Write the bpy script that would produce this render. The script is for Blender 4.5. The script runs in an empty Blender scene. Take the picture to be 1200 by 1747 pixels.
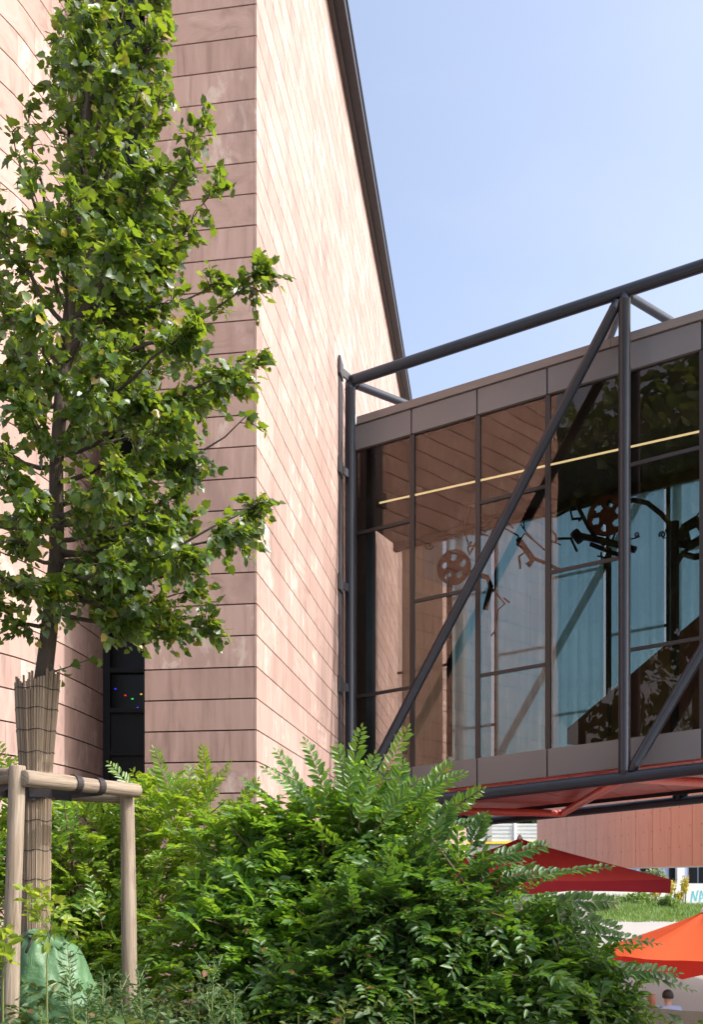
import bpy, math, random
import numpy as np
from mathutils import Vector, Matrix, noise

random.seed(7)
rng = np.random.default_rng(11)
S = bpy.context.scene
COL = S.collection

# ------------------------------------------------------------------ camera, sky, sun, exposure
F, HY, EYE = 1690.0, 1491.0, 1.6            # focal length in photo pixels, horizon row, eye height
cam_d = bpy.data.cameras.new("camera")
cam = bpy.data.objects.new("camera", cam_d)
COL.objects.link(cam)
cam.location = (0, 0, EYE)
cam.rotation_euler = (math.radians(90), 0, 0)
cam_d.sensor_fit = 'HORIZONTAL'
cam_d.sensor_width = 36.0
cam_d.lens = 36.0 * F / 1200.0
cam_d.shift_y = (HY - 1747 / 2.0) / 1200.0
cam_d.clip_end = 2000
S.camera = cam

SUN_E = math.radians(45)
SUN_A = math.atan2(1.0, -0.29)              # azimuth from +Y towards +X
world = bpy.data.worlds.new("World")
S.world = world
world.use_nodes = True
wn = world.node_tree
bg = wn.nodes["Background"]
sky = wn.nodes.new("ShaderNodeTexSky")
sky.sky_type = 'NISHITA'
sky.sun_disc = False
sky.sun_elevation = SUN_E
sky.sun_rotation = SUN_A
sky.air_density = 0.9
sky.dust_density = 5.5
sky.ozone_density = 1.0
hs = wn.nodes.new('ShaderNodeHueSaturation')
hs.inputs['Saturation'].default_value = 0.86
hs.inputs['Value'].default_value = 1.06
wn.links.new(sky.outputs[0], hs.inputs['Color'])
tcw = wn.nodes.new('ShaderNodeTexCoord')
mpw = wn.nodes.new('ShaderNodeMapping')
mpw.inputs['Scale'].default_value = (2.0, 2.0, 5.0)
nzw = wn.nodes.new('ShaderNodeTexNoise')
nzw.inputs['Scale'].default_value = 1.4
nzw.inputs['Detail'].default_value = 6.0
rmw = wn.nodes.new('ShaderNodeMapRange')
rmw.inputs[1].default_value, rmw.inputs[2].default_value = 0.45, 0.8
rmw.inputs[3].default_value, rmw.inputs[4].default_value = 0.0, 0.22
mxw = wn.nodes.new('ShaderNodeMix')
mxw.data_type = 'RGBA'
mxw.inputs[7].default_value = (2.9, 3.0, 3.1, 1)          # thin high haze
wn.links.new(tcw.outputs['Generated'], mpw.inputs[0])
wn.links.new(mpw.outputs[0], nzw.inputs['Vector'])
wn.links.new(nzw.outputs[0], rmw.inputs[0])
wn.links.new(rmw.outputs[0], mxw.inputs[0])
wn.links.new(hs.outputs[0], mxw.inputs[6])
wn.links.new(mxw.outputs[2], bg.inputs[0])
bg.inputs[1].default_value = 0.15

sun_d = bpy.data.lights.new("sun", 'SUN')
sun_d.energy = 1.9
sun_d.angle = math.radians(0.5)
sun_d.color = (1.0, 0.97, 0.945)
sun = bpy.data.objects.new("sun", sun_d)
COL.objects.link(sun)
to_sun = Vector((math.sin(SUN_A) * math.cos(SUN_E), math.cos(SUN_A) * math.cos(SUN_E), math.sin(SUN_E)))
sun.rotation_euler = to_sun.to_track_quat('Z', 'Y').to_euler()
sun.location = (20, -5, 30)

S.view_settings.view_transform = 'Standard'
S.view_settings.look = 'None'
S.view_settings.gamma = 1.0
S.view_settings.exposure = 1.25
S.render.engine = 'CYCLES'
S.cycles.max_bounces = 8
S.cycles.transparent_max_bounces = 24
S.cycles.transmission_bounces = 6
S.cycles.sample_clamp_indirect = 6.0


# ------------------------------------------------------------------ helpers
def P(px, py, Y):
    """point of the place that lies at photo position px,py at distance Y"""
    return Vector(((px - 600.0) / F * Y, Y, EYE + (HY - py) * Y / F))


def tag(o, label=None, cat=None, group=None, kind=None):
    if label: o['label'] = label
    if cat: o['category'] = cat
    if group: o['group'] = group
    if kind: o['kind'] = kind
    return o


def thing(name, label, cat, loc=(0, 0, 0), group=None):
    o = bpy.data.objects.new(name, None)
    o.empty_display_size = 0.2
    COL.objects.link(o)
    o.location = loc
    return tag(o, label, cat, group)


def link(name, me, mat, parent=None, smooth=False):
    o = bpy.data.objects.new(name, me)
    COL.objects.link(o)
    if mat is not None:
        me.materials.append(mat)
    if parent is not None:
        o.parent = parent
        r = parent
        off = Vector((0, 0, 0))
        while r is not None:
            off += r.location
            r = r.parent
        me.transform(Matrix.Translation(-off))
    if smooth:
        me.polygons.foreach_set('use_smooth', [True] * len(me.polygons))
    return o


class MB:
    """collects shapes into one mesh"""
    def __init__(self):
        self.v, self.f, self.uv = [], [], []

    def add(self, vs, fs, uvs=None):
        b = len(self.v)
        self.v += [tuple(p) for p in vs]
        for i, f in enumerate(fs):
            self.f.append([b + k for k in f])
            self.uv.append(uvs[i] if uvs else [(0, 0)] * len(f))
        return self

    def hexa(self, a, b, uv=None):
        """two matching quads a (4 points) and b (4 points) joined into a solid"""
        vs = list(a) + list(b)
        fs = [(3, 2, 1, 0), (4, 5, 6, 7), (0, 1, 5, 4), (1, 2, 6, 5), (2, 3, 7, 6), (3, 0, 4, 7)]
        uvs = None
        if uv:
            uvs = [[uv[k] for k in f] for f in fs]
        return self.add(vs, fs, uvs)

    def box(self, c, ax, ay, az):
        """centre and three half-axis vectors"""
        c, ax, ay, az = Vector(c), Vector(ax), Vector(ay), Vector(az)
        a = [c - ax - ay - az, c + ax - ay - az, c + ax + ay - az, c - ax + ay - az]
        b = [p + 2 * az for p in a]
        return self.hexa(a, b)

    def bar(self, p, q, w, h, up=(0, 0, 1)):
        p, q = Vector(p), Vector(q)
        d = (q - p)
        L = d.length
        d.normalize()
        up = Vector(up)
        s = d.cross(up).normalized()
        u = s.cross(d).normalized()
        return self.box((p + q) / 2, d * L / 2, s * w / 2, u * h / 2)

    def tube(self, pts, rad, n=10, caps=True):
        pts = [Vector(p) for p in pts]
        if not hasattr(rad, '__len__'):
            rad = [rad] * len(pts)
        rings, prev = [], None
        for i, p in enumerate(pts):
            t = (pts[min(i + 1, len(pts) - 1)] - pts[max(i - 1, 0)]).normalized()
            if prev is None:
                a = t.cross(Vector((0, 0, 1)))
                if a.length < 1e-3: a = t.cross(Vector((1, 0, 0)))
            else:
                a = prev - t * prev.dot(t)
            a.normalize()
            prev = a
            b = t.cross(a)
            rings.append([p + (a * math.cos(2 * math.pi * k / n) + b * math.sin(2 * math.pi * k / n)) * rad[i] for k in range(n)])
        vs = [v for r in rings for v in r]
        fs = []
        for i in range(len(pts) - 1):
            for k in range(n):
                k2 = (k + 1) % n
                fs.append((i * n + k, i * n + k2, (i + 1) * n + k2, (i + 1) * n + k))
        if caps:
            fs.append(tuple(reversed(range(n))))
            m = (len(pts) - 1) * n
            fs.append(tuple(range(m, m + n)))
        return self.add(vs, fs)

    def build(self, name, mat, parent=None, smooth=False):
        me = bpy.data.meshes.new(name)
        me.from_pydata(self.v, [], self.f)
        uvl = me.uv_layers.new(name="UVMap")
        uvl.data.foreach_set('uv', [c for f in self.uv for p in f for c in p])
        return link(name, me, mat, parent, smooth)


def mesh_np(name, V, faces, mat, parent=None, smooth=False):
    """faces: list of integer arrays (M,k), each for one polygon size"""
    me = bpy.data.meshes.new(name)
    V = np.asarray(V, dtype=np.float32)
    me.vertices.add(len(V))
    me.vertices.foreach_set('co', V.ravel())
    loops = np.concatenate([f.ravel() for f in faces]).astype(np.int32)
    tot = np.concatenate([np.full(len(f), f.shape[1]) for f in faces]).astype(np.int32)
    st = np.concatenate([[0], np.cumsum(tot)[:-1]]).astype(np.int32)
    me.loops.add(len(loops))
    me.loops.foreach_set('vertex_index', loops)
    me.polygons.add(len(tot))
    me.polygons.foreach_set('loop_start', st)
    me.polygons.foreach_set('loop_total', tot)
    me.update(calc_edges=True)
    me.validate()
    return link(name, me, mat, parent, smooth)


# ------------------------------------------------------------------ materials
class NT:
    def __init__(self, name):
        self.m = bpy.data.materials.new(name)
        self.m.use_nodes = True
        self.t = self.m.node_tree
        self.t.nodes.clear()
        self.out = self.t.nodes.new('ShaderNodeOutputMaterial')

    def n(self, kind, ins=None, **kw):
        nd = self.t.nodes.new('ShaderNode' + kind)
        for k, v in kw.items():
            setattr(nd, k, v)
        for k, v in (ins or {}).items():
            if hasattr(v, 'is_output') or isinstance(v, bpy.types.NodeSocket):
                self.t.links.new(v, nd.inputs[k])
            else:
                nd.inputs[k].default_value = v
        return nd

    def math(self, op, a, b=0.0, c=0.0):
        return self.n('Math', {0: a, 1: b, 2: c}, operation=op).outputs[0]

    def mix(self, fac, a, b, mode='MIX'):
        nd = self.n('Mix', {0: fac, 6: a, 7: b}, data_type='RGBA', blend_type=mode)
        return nd.outputs[2]

    def ramp(self, fac, stops):
        nd = self.n('ValToRGB', {0: fac})
        e = nd.color_ramp.elements
        while len(e) < len(stops): e.new(0.5)
        for k, (p, c) in enumerate(stops):
            e[k].position = p
            e[k].color = c if len(c) == 4 else (*c, 1)
        return nd.outputs[0]

    def noise(self, vec, scale, detail=4.0, rough=0.55, dist=0.0):
        return self.n('TexNoise', {'Vector': vec, 'Scale': scale, 'Detail': detail, 'Roughness': rough, 'Distortion': dist}).outputs[0]

    def done(self, sh):
        self.t.links.new(sh, self.out.inputs[0])
        return self.m


def c4(c): return (c[0], c[1], c[2], 1.0)


def plain(name, col, rough=0.6, var=0.25, scale=6.0, metal=0.0, bump=0.0, spec=0.5, stretch=(1, 1, 1), coat=0.0):
    t = NT(name)
    tc = t.n('TexCoord').outputs['Object']
    mp = t.n('Mapping', {'Vector': tc, 'Scale': stretch}).outputs[0]
    a = t.noise(mp, scale, 5)
    c = t.mix(a, c4([x * (1 - var) for x in col]), c4([min(1, x * (1 + var)) for x in col]))
    b = t.n('BsdfPrincipled', {'Base Color': c, 'Metallic': metal, 'Specular IOR Level': spec, 'Coat Weight': coat})
    r = t.math('MULTIPLY_ADD', t.noise(mp, scale * 3, 3), 0.25, rough - 0.12)
    t.t.links.new(r, b.inputs['Roughness'])
    if bump:
        bn = t.n('Bump', {'Strength': bump, 'Distance': 0.02, 'Height': t.noise(mp, scale * 4, 5)})
        t.t.links.new(bn.outputs[0], b.inputs['Normal'])
    return t.done(b.outputs[0])


def leaf_mat(name, dark, light, trans, tfac=0.35, rough=0.42, old=None, spec=0.5):
    t = NT(name)
    g = t.n('NewGeometry')
    r = g.outputs['Random Per Island']
    c = t.mix(r, c4(dark), c4(light))
    if old:
        r2 = t.n('TexWhiteNoise', {'W': r}, noise_dimensions='1D').outputs[0]
        c = t.mix(t.math('GREATER_THAN', r2, old[1]), c, c4(old[0]))
    pc = t.noise(t.n('TexCoord').outputs['Object'], 45.0, 2)
    c = t.mix(t.math('MULTIPLY', pc, 0.35), c, c4([x * 0.55 for x in dark]))
    b = t.n('BsdfPrincipled', {'Base Color': c, 'Roughness': rough, 'Specular IOR Level': spec})
    tr = t.n('BsdfTranslucent', {'Color': t.mix(r, c4(trans), c4([trans[0] * 1.35, trans[1] * 1.1, trans[2]]))})
    m = t.n('MixShader', {0: tfac, 1: b.outputs[0], 2: tr.outputs[0]})
    return t.done(m.outputs[0])


CH = 0.4138                 # height of one stone course
CV0 = EYE + (HY - 1244.5) * 13 / F


def stone_mat(name, width, base, jw=0.003):
    t = NT(name)
    uv = t.n('UVMap').outputs[0]
    sp = t.n('SeparateXYZ', {0: uv})
    u, v = sp.outputs[0], sp.outputs[1]
    row = t.math('FLOOR', t.math('DIVIDE', t.math('SUBTRACT', v, CV0 - 40 * CH), CH))
    rr = t.n('TexWhiteNoise', {'W': row}, noise_dimensions='1D').outputs[0]
    fu = t.math('ADD', t.math('DIVIDE', u, width), t.math('MULTIPLY', rr, 7.3))
    colm = t.math('FLOOR', fu)
    fr = t.math('SUBTRACT', fu, colm)
    bid = t.n('CombineXYZ', {0: colm, 1: row, 2: 3.0}).outputs[0]
    br = t.n('TexWhiteNoise', {'Vector': bid}, noise_dimensions='3D')
    bv, bc = br.outputs[0], br.outputs[1]
    off = t.n('VectorMath', {0: bc, 1: (60, 60, 60)}, operation='MULTIPLY').outputs[0]
    p0 = t.n('CombineXYZ', {0: u, 1: v, 2: 0.0}).outputs[0]
    p = t.n('VectorMath', {0: p0, 1: off}, operation='ADD').outputs[0]
    # grain runs upright in most stones, flat in some
    pv = t.n('VectorMath', {0: p, 1: (9.0, 0.9, 1)}, operation='MULTIPLY').outputs[0]
    ph = t.n('VectorMath', {0: p, 1: (0.9, 16.0, 1)}, operation='MULTIPLY').outputs[0]
    pd = t.n('VectorMath', {0: p, 1: (2.4, 3.4, 1)}, operation='MULTIPLY').outputs[0]
    gv = t.noise(pv, 1.0, 6, 0.6, 0.6)
    gh = t.noise(ph, 1.0, 6, 0.6, 0.6)
    gd = t.noise(pd, 1.0, 7, 0.62, 1.4)
    g = t.mix(t.math('GREATER_THAN', bv, 0.86), gv, gh)
    bsep = t.n('SeparateColor', {0: bc})
    g = t.mix(t.math('GREATER_THAN', bsep.outputs[1], 0.72), g, gd)
    B = base
    c = t.ramp(g, [(0.25, [x * 0.66 for x in B]), (0.46, B), (0.58, [B[0] * 1.05, B[1] * 1.06, B[2] * 1.07]), (0.78, [min(1, B[0] * 1.22), B[1] * 1.3, B[2] * 1.36])])
    # tone of the single stone
    tone = t.mix(bv, c4((0.88, 0.855, 0.85)), c4((1.09, 1.10, 1.11)))
    c = t.mix(1.0, c, tone, 'MULTIPLY')
    # pale lime bloom and dark weathering in patches
    pb = t.n('VectorMath', {0: p, 1: (3.0, 1.5, 1)}, operation='MULTIPLY').outputs[0]
    bl = t.ramp(t.noise(pb, 1.0, 6, 0.6, 0.5), [(0.56, (0, 0, 0)), (0.63, (1, 1, 1))])
    blf = t.math('MULTIPLY', bl, t.math('MULTIPLY', t.math('GREATER_THAN', bsep.outputs[0], 0.5), 0.55))
    c = t.mix(blf, c, c4((0.60, 0.52, 0.46)))
    pk = t.n('VectorMath', {0: p0, 1: (1.3, 0.5, 1)}, operation='MULTIPLY').outputs[0]
    dk = t.ramp(t.noise(pk, 1.0, 7, 0.65, 0.8), [(0.5, (0, 0, 0)), (0.72, (1, 1, 1))])
    c = t.mix(t.math('MULTIPLY', dk, 0.7), c, c4([B[0] * 0.5, B[1] * 0.5, B[2] * 0.52]))
    jm = t.math('LESS_THAN', t.math('MINIMUM', fr, t.math('SUBTRACT', 1.0, fr)), jw / width)
    c = t.mix(t.math('MULTIPLY', jm, 0.75), c, c4((0.09, 0.05, 0.04)))
    hgt = t.math('SUBTRACT', t.math('MULTIPLY', g, 0.25), jm)
    bn = t.n('Bump', {'Strength': 0.25, 'Distance': 0.004, 'Height': hgt})
    b = t.n('BsdfPrincipled', {'Base Color': c, 'Roughness': 0.78, 'Specular IOR Level': 0.3, 'Normal': bn.outputs[0]})
    return t.done(b.outputs[0])


M = {}
STONE = (0.410, 0.288, 0.247)
M['stone_side'] = stone_mat('sandstone_short', 1.02, STONE)
M['stone_front'] = stone_mat('sandstone_long', 80.0, STONE)
M['backing'] = plain('dark_joint', (0.012, 0.009, 0.008), 0.9)
M['roof_dark'] = plain('dark_roof_metal', (0.012, 0.012, 0.016), 0.5, 0.4, 3.0)
M['roof_trim'] = plain('brown_trim', (0.055, 0.045, 0.042), 0.55)
M['black_frame'] = plain('black_window_frame', (0.008, 0.009, 0.012), 0.5, spec=0.3)
M['steel'] = plain('slate_painted_steel', (0.014, 0.019, 0.030), 0.34, 0.4, 3.0, bump=0.03, spec=0.5)
M['steel_plate'] = plain('dark_steel_plate', (0.045, 0.043, 0.05), 0.55, 0.2)
M['fascia'] = plain('brown_grey_fascia', (0.152, 0.146, 0.150), 0.42, 0.1, 1.2, bump=0.01)
M['coping'] = plain('brown_coping', (0.19, 0.165, 0.155), 0.5, 0.22, 5.0, stretch=(0.4, 0.4, 2))
M['mullion'] = plain('dark_bronze_mullion', (0.030, 0.024, 0.023), 0.45)
M['soffit'] = plain('red_soffit', (0.40, 0.06, 0.045), 0.5, 0.15, 1.0)
M['red_steel'] = plain('red_painted_steel', (0.62, 0.09, 0.06), 0.45, 0.12)
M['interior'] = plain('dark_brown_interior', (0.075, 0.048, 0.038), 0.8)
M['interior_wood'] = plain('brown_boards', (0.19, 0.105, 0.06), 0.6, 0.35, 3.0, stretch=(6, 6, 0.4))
M['concrete_red'] = None
M['grey_concrete'] = plain('grey_concrete', (0.36, 0.35, 0.33), 0.85, 0.2, 1.5)
M['white_panel'] = plain('pale_panel', (0.55, 0.57, 0.56), 0.6, 0.12, 1.0)
M['yellow'] = plain('yellow_rail', (0.75, 0.52, 0.05), 0.5)
M['white_wall'] = plain('white_wall', (0.70, 0.69, 0.66), 0.85, 0.12, 0.8)
M['blue_wall'] = plain('pale_blue_panel', (0.33, 0.40, 0.55), 0.6, 0.1)
M['dark_glass'] = plain('dark_window_glass', (0.006, 0.008, 0.010), 0.16, 0.3, 1.0, spec=0.2)
M['cyan'] = plain('cyan_spray_paint', (0.10, 0.55, 0.62), 0.6)
M['purple'] = plain('purple_spray_paint', (0.16, 0.06, 0.42), 0.6)
M['timber'] = None
M['rope'] = plain('black_strap', (0.022, 0.018, 0.02), 0.65)
M['bark'] = plain('young_bark', (0.062, 0.047, 0.034), 0.9, 0.4, 12.0, bump=0.5, stretch=(3, 3, 0.8))
M['twig'] = plain('twig_bark', (0.10, 0.07, 0.04), 0.8)
M['green_stem'] = plain('green_stem', (0.13, 0.16, 0.05), 0.7)
M['rust'] = plain('rusted_iron', (0.16, 0.05, 0.03), 0.8, 0.4, 8.0)
M['iron'] = plain('black_iron', (0.018, 0.015, 0.013), 0.6)
M['skin'] = plain('skin', (0.50, 0.30, 0.22), 0.55, 0.08)
M['hair'] = plain('dark_hair', (0.025, 0.017, 0.012), 0.6)
M['shirt'] = plain('light_blue_shirt', (0.34, 0.42, 0.66), 0.85, 0.1, 8.0, bump=0.2)
M['trousers'] = plain('dark_trousers', (0.04, 0.045, 0.07), 0.85)
M['chair_wood'] = plain('red_brown_wood', (0.24, 0.085, 0.045), 0.5, 0.3, 4.0, stretch=(6, 6, 0.6))
M['galv'] = plain('white_metal', (0.72, 0.72, 0.72), 0.4)


def concrete_red():
    t = NT('salmon_concrete')
    uv = t.n('UVMap').outputs[0]
    sp = t.n('SeparateXYZ', {0: uv})
    p = t.n('CombineXYZ', {0: sp.outputs[0], 1: sp.outputs[1]}).outputs[0]
    a = t.noise(p, 0.8, 6, 0.6)
    st = t.noise(t.n('VectorMath', {0: p, 1: (3.0, 0.25, 1)}, operation='MULTIPLY').outputs[0], 1.0, 6, 0.65)
    c = t.mix(a, c4((0.56, 0.27, 0.19)), c4((0.66, 0.345, 0.25)))
    c = t.mix(t.ramp(st, [(0.52, (0, 0, 0)), (0.8, (0.5, 0.5, 0.5))]), c, c4((0.20, 0.10, 0.08)))
    # tie holes on a grid
    fx = t.math('SUBTRACT', t.math('FRACT', t.math('DIVIDE', sp.outputs[0], 1.2)), 0.5)
    fy = t.math('SUBTRACT', t.math('FRACT', t.math('DIVIDE', sp.outputs[1], 0.75)), 0.5)
    d = t.math('SQRT', t.math('ADD', t.math('POWER', t.math('MULTIPLY', fx, 1.2), 2.0), t.math('POWER', t.math('MULTIPLY', fy, 0.75), 2.0)))
    c = t.mix(t.math('LESS_THAN', d, 0.035), c, c4((0.12, 0.06, 0.05)))
    b = t.n('BsdfPrincipled', {'Base Color': c, 'Roughness': 0.85})
    return t.done(b.outputs[0])


M['concrete_red'] = concrete_red()


def timber():
    t = NT('weathered_timber')
    tc = t.n('TexCoord').outputs['UV']
    gp = t.n('VectorMath', {0: tc, 1: (2.2, 38.0, 1)}, operation='MULTIPLY').outputs[0]
    g = t.noise(gp, 1.0, 6, 0.62, 0.8)
    k = t.noise(t.n('VectorMath', {0: tc, 1: (3.5, 6.0, 1)}, operation='MULTIPLY').outputs[0], 1.0, 4, 0.5, 0.3)
    c = t.ramp(g, [(0.28, (0.07, 0.05, 0.034)), (0.44, (0.225, 0.178, 0.132)), (0.72, (0.36, 0.305, 0.24))])
    c = t.mix(t.ramp(k, [(0.62, (0, 0, 0)), (0.74, (0.7, 0.7, 0.7))]), c, c4((0.20, 0.12, 0.075)))
    bn = t.n('Bump', {'Strength': 0.8, 'Distance': 0.006, 'Height': g})
    b = t.n('BsdfPrincipled', {'Base Color': c, 'Roughness': 0.8, 'Normal': bn.outputs[0], 'Specular IOR Level': 0.25})
    return t.done(b.outputs[0])


M['timber'] = timber()


def reed():
    t = NT('reed_canes')
    g = t.n('NewGeometry')
    r = g.outputs['Random Per Island']
    tc = t.n('TexCoord').outputs['Object']
    nz = t.noise(t.n('VectorMath', {0: tc, 1: (40, 40, 5)}, operation='MULTIPLY').outputs[0], 1.0, 5)
    c = t.mix(r, c4((0.15, 0.105, 0.07)), c4((0.37, 0.30, 0.215)))
    c = t.mix(t.math('MULTIPLY', nz, 0.5), c, c4((0.10, 0.065, 0.04)))
    b = t.n('BsdfPrincipled', {'Base Color': c, 'Roughness': 0.7})
    return t.done(b.outputs[0])


M['reed'] = reed()


def glass(name='bronze_glass', tint=(0.64, 0.62, 0.60, 1), base=0.055):
    t = NT(name)
    tc = t.n('TexCoord').outputs['Object']
    bn = t.n('Bump', {'Strength': 0.10, 'Distance': 0.05, 'Height': t.noise(tc, 0.9, 1, 0.3)})
    gl = t.n('BsdfGlossy', {'Color': (0.92, 0.70, 0.60, 1), 'Roughness': 0.0, 'Normal': bn.outputs[0]})
    tr = t.n('BsdfTransparent', {'Color': tint})
    lw = t.n('LayerWeight', {'Blend': 0.35})
    fac = t.math('MULTIPLY_ADD', lw.outputs['Facing'], 0.16, base)
    m = t.n('MixShader', {0: fac, 1: tr.outputs[0], 2: gl.outputs[0]})
    return t.done(m.outputs[0])


M['glass'] = glass()
M['glass_far'] = glass('pale_glass', (0.90, 0.92, 0.92, 1), 0.03)


def screen(name='sheer_blue_screen', c0=(0.16, 0.50, 0.68), c1=(0.52, 0.96, 1.0), thr=(0.50, 0.78, 0.90, 1), tb=0.22):
    t = NT(name)
    tc = t.n('TexCoord').outputs['UV']
    s1 = t.noise(t.n('VectorMath', {0: tc, 1: (9.0, 0.05, 1)}, operation='MULTIPLY').outputs[0], 1.0, 5, 0.7)
    s2 = t.noise(t.n('VectorMath', {0: tc, 1: (50.0, 0.4, 1)}, operation='MULTIPLY').outputs[0], 1.0, 2, 0.5)
    k = t.math('MULTIPLY_ADD', s2, 0.35, t.math('MULTIPLY', s1, 0.8))
    c = t.ramp(k, [(0.35, c0), (0.75, c1)])
    df = t.n('BsdfDiffuse', {'Color': c})
    tl = t.n('BsdfTranslucent', {'Color': c})
    tr = t.n('BsdfTransparent', {'Color': thr})
    m1 = t.n('MixShader', {0: 0.7, 1: df.outputs[0], 2: tl.outputs[0]})
    m2 = t.n('MixShader', {0: t.math('MULTIPLY_ADD', k, 0.5, tb), 1: m1.outputs[0], 2: tr.outputs[0]})
    return t.done(m2.outputs[0])


M['screen'] = screen()
M['screen_tan'] = screen('sheer_tan_screen', (0.22, 0.18, 0.14), (0.40, 0.34, 0.27), (0.36, 0.32, 0.26, 1), 0.06)


def emit(name, col, s):
    t = NT(name)
    e = t.n('Emission', {'Color': c4(col), 'Strength': s})
    return t.done(e.outputs[0])


M['tube'] = emit('lit_tube', (1.0, 0.80, 0.42), 0.85)


def fabric(name, col, tr, fac=0.45):
    t = NT(name)
    tc = t.n('TexCoord').outputs['Object']
    a = t.noise(tc, 3.0, 4)
    c = t.mix(a, c4([x * 0.85 for x in col]), c4(col))
    wv = t.noise(tc, 160.0, 2)
    bn = t.n('Bump', {'Strength': 0.15, 'Distance': 0.003, 'Height': wv})
    d = t.n('BsdfPrincipled', {'Base Color': c, 'Roughness': 0.85, 'Specular IOR Level': 0.2, 'Normal': bn.outputs[0]})
    l = t.n('BsdfTranslucent', {'Color': c4(tr)})
    m = t.n('MixShader', {0: fac, 1: d.outputs[0], 2: l.outputs[0]})
    return t.done(m.outputs[0])


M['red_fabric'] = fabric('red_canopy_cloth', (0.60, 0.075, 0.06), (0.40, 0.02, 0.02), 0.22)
M['red_hem_shaded'] = fabric('red_hem_cloth_shaded', (0.30, 0.022, 0.03), (0.2, 0.01, 0.015), 0.15)  # shade on the hanging hem is put into this cloth colour
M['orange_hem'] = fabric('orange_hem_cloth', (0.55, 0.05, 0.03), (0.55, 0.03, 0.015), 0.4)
M['orange_fabric'] = fabric('orange_canopy_cloth', (0.80, 0.16, 0.06), (0.85, 0.10, 0.03), 0.5)


def tarp():
    t = NT('green_woven_plastic')
    tc = t.n('TexCoord').outputs['Object']
    n2 = t.noise(tc, 5.0, 5)
    c = t.mix(n2, c4((0.055, 0.135, 0.06)), c4((0.15, 0.285, 0.14)))
    h = t.math('ADD', t.math('MULTIPLY', t.noise(tc, 60.0, 2), 0.15), t.noise(tc, 9.0, 5, 0.6, 1.0))
    bn = t.n('Bump', {'Strength': 0.5, 'Distance': 0.03, 'Height': h})
    d = t.n('BsdfPrincipled', {'Base Color': c, 'Roughness': 0.45, 'Normal': bn.outputs[0]})
    l = t.n('BsdfTranslucent', {'Color': (0.1, 0.40, 0.12, 1)})
    m = t.n('MixShader', {0: 0.25, 1: d.outputs[0], 2: l.outputs[0]})
    return t.done(m.outputs[0])


M['tarp'] = tarp()
M['tree_leaf'] = leaf_mat('tree_leaf', (0.011, 0.036, 0.010), (0.080, 0.150, 0.030), (0.34, 0.54, 0.03), 0.28, 0.38, ((0.34, 0.25, 0.03), 0.965), 0.6)
M['shrub_leaf_lit'] = leaf_mat('shrub_leaf_lit', (0.055, 0.135, 0.020), (0.17, 0.31, 0.045), (0.45, 0.72, 0.04), 0.38, 0.32, ((0.30, 0.13, 0.06), 0.988))  # shrub leaves with the sunlight put into the colour
M['shrub_half_lit'] = leaf_mat('shrub_leaf_half_lit', (0.036, 0.105, 0.018), (0.12, 0.245, 0.040), (0.32, 0.62, 0.035), 0.36, 0.34, ((0.30, 0.13, 0.06), 0.99))  # same leaves, colour set between the lit and the shaded tone
M['shrub_shaded'] = leaf_mat('shrub_leaf_shaded', (0.024, 0.072, 0.015), (0.075, 0.165, 0.028), (0.20, 0.44, 0.03), 0.30, 0.42, ((0.30, 0.16, 0.05), 0.992))  # same leaves with the shade put into the colour
M['weed_leaf'] = leaf_mat('weed_leaf', (0.03, 0.085, 0.03), (0.08, 0.16, 0.05), (0.16, 0.34, 0.06), 0.3, 0.6)
M['cover_leaf'] = leaf_mat('ground_cover_leaf', (0.026, 0.07, 0.022), (0.08, 0.14, 0.04), (0.2, 0.3, 0.06), 0.3, 0.5, ((0.20, 0.09, 0.05), 0.93))
M['sapling_leaf'] = leaf_mat('sapling_leaf', (0.13, 0.22, 0.03), (0.25, 0.34, 0.04), (0.45, 0.6, 0.05), 0.45, 0.45)
M['grass_leaf'] = leaf_mat('grass_blade', (0.07, 0.15, 0.03), (0.17, 0.27, 0.06), (0.25, 0.4, 0.06), 0.3, 0.6)
M['yellow_flower'] = leaf_mat('yellow_flower', (0.55, 0.42, 0.02), (0.75, 0.60, 0.04), (0.6, 0.5, 0.03), 0.3, 0.7)
M['pale_leaf'] = leaf_mat('pale_leaf', (0.13, 0.17, 0.09), (0.26, 0.30, 0.18), (0.3, 0.38, 0.15), 0.3, 0.6)
M['far_leaf'] = leaf_mat('far_leaf', (0.03, 0.07, 0.02), (0.08, 0.14, 0.035), (0.16, 0.28, 0.04), 0.3, 0.55)


# ------------------------------------------------------------------ the ground
def smooth(x, a, b):
    t = np.clip((x - a) / (b - a), 0, 1)
    return t * t * (3 - 2 * t)


def gz(x, y):
    x = np.asarray(x, float)
    y = np.asarray(y, float)
    h = 0.5 * smooth(y, 1.2, 3.6)
    d = (y - 9.2) + 0.5 * x
    h = h - 2.5 * smooth(d, 0, 5.0) * smooth(x, -6.0, -2.0) * 1.0
    h = h + 0.05 * np.sin(x * 1.7 + 1) * np.cos(y * 1.3) * smooth(y, 1.5, 3) * (1 - smooth(d, 1, 5))
    # grassy bank far beyond the parasols
    h = h + 1.2 * smooth(y, 73, 90) * smooth(x, 12, 18) * (1 - 0.5 * smooth(x, 24, 31))
    return h


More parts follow.
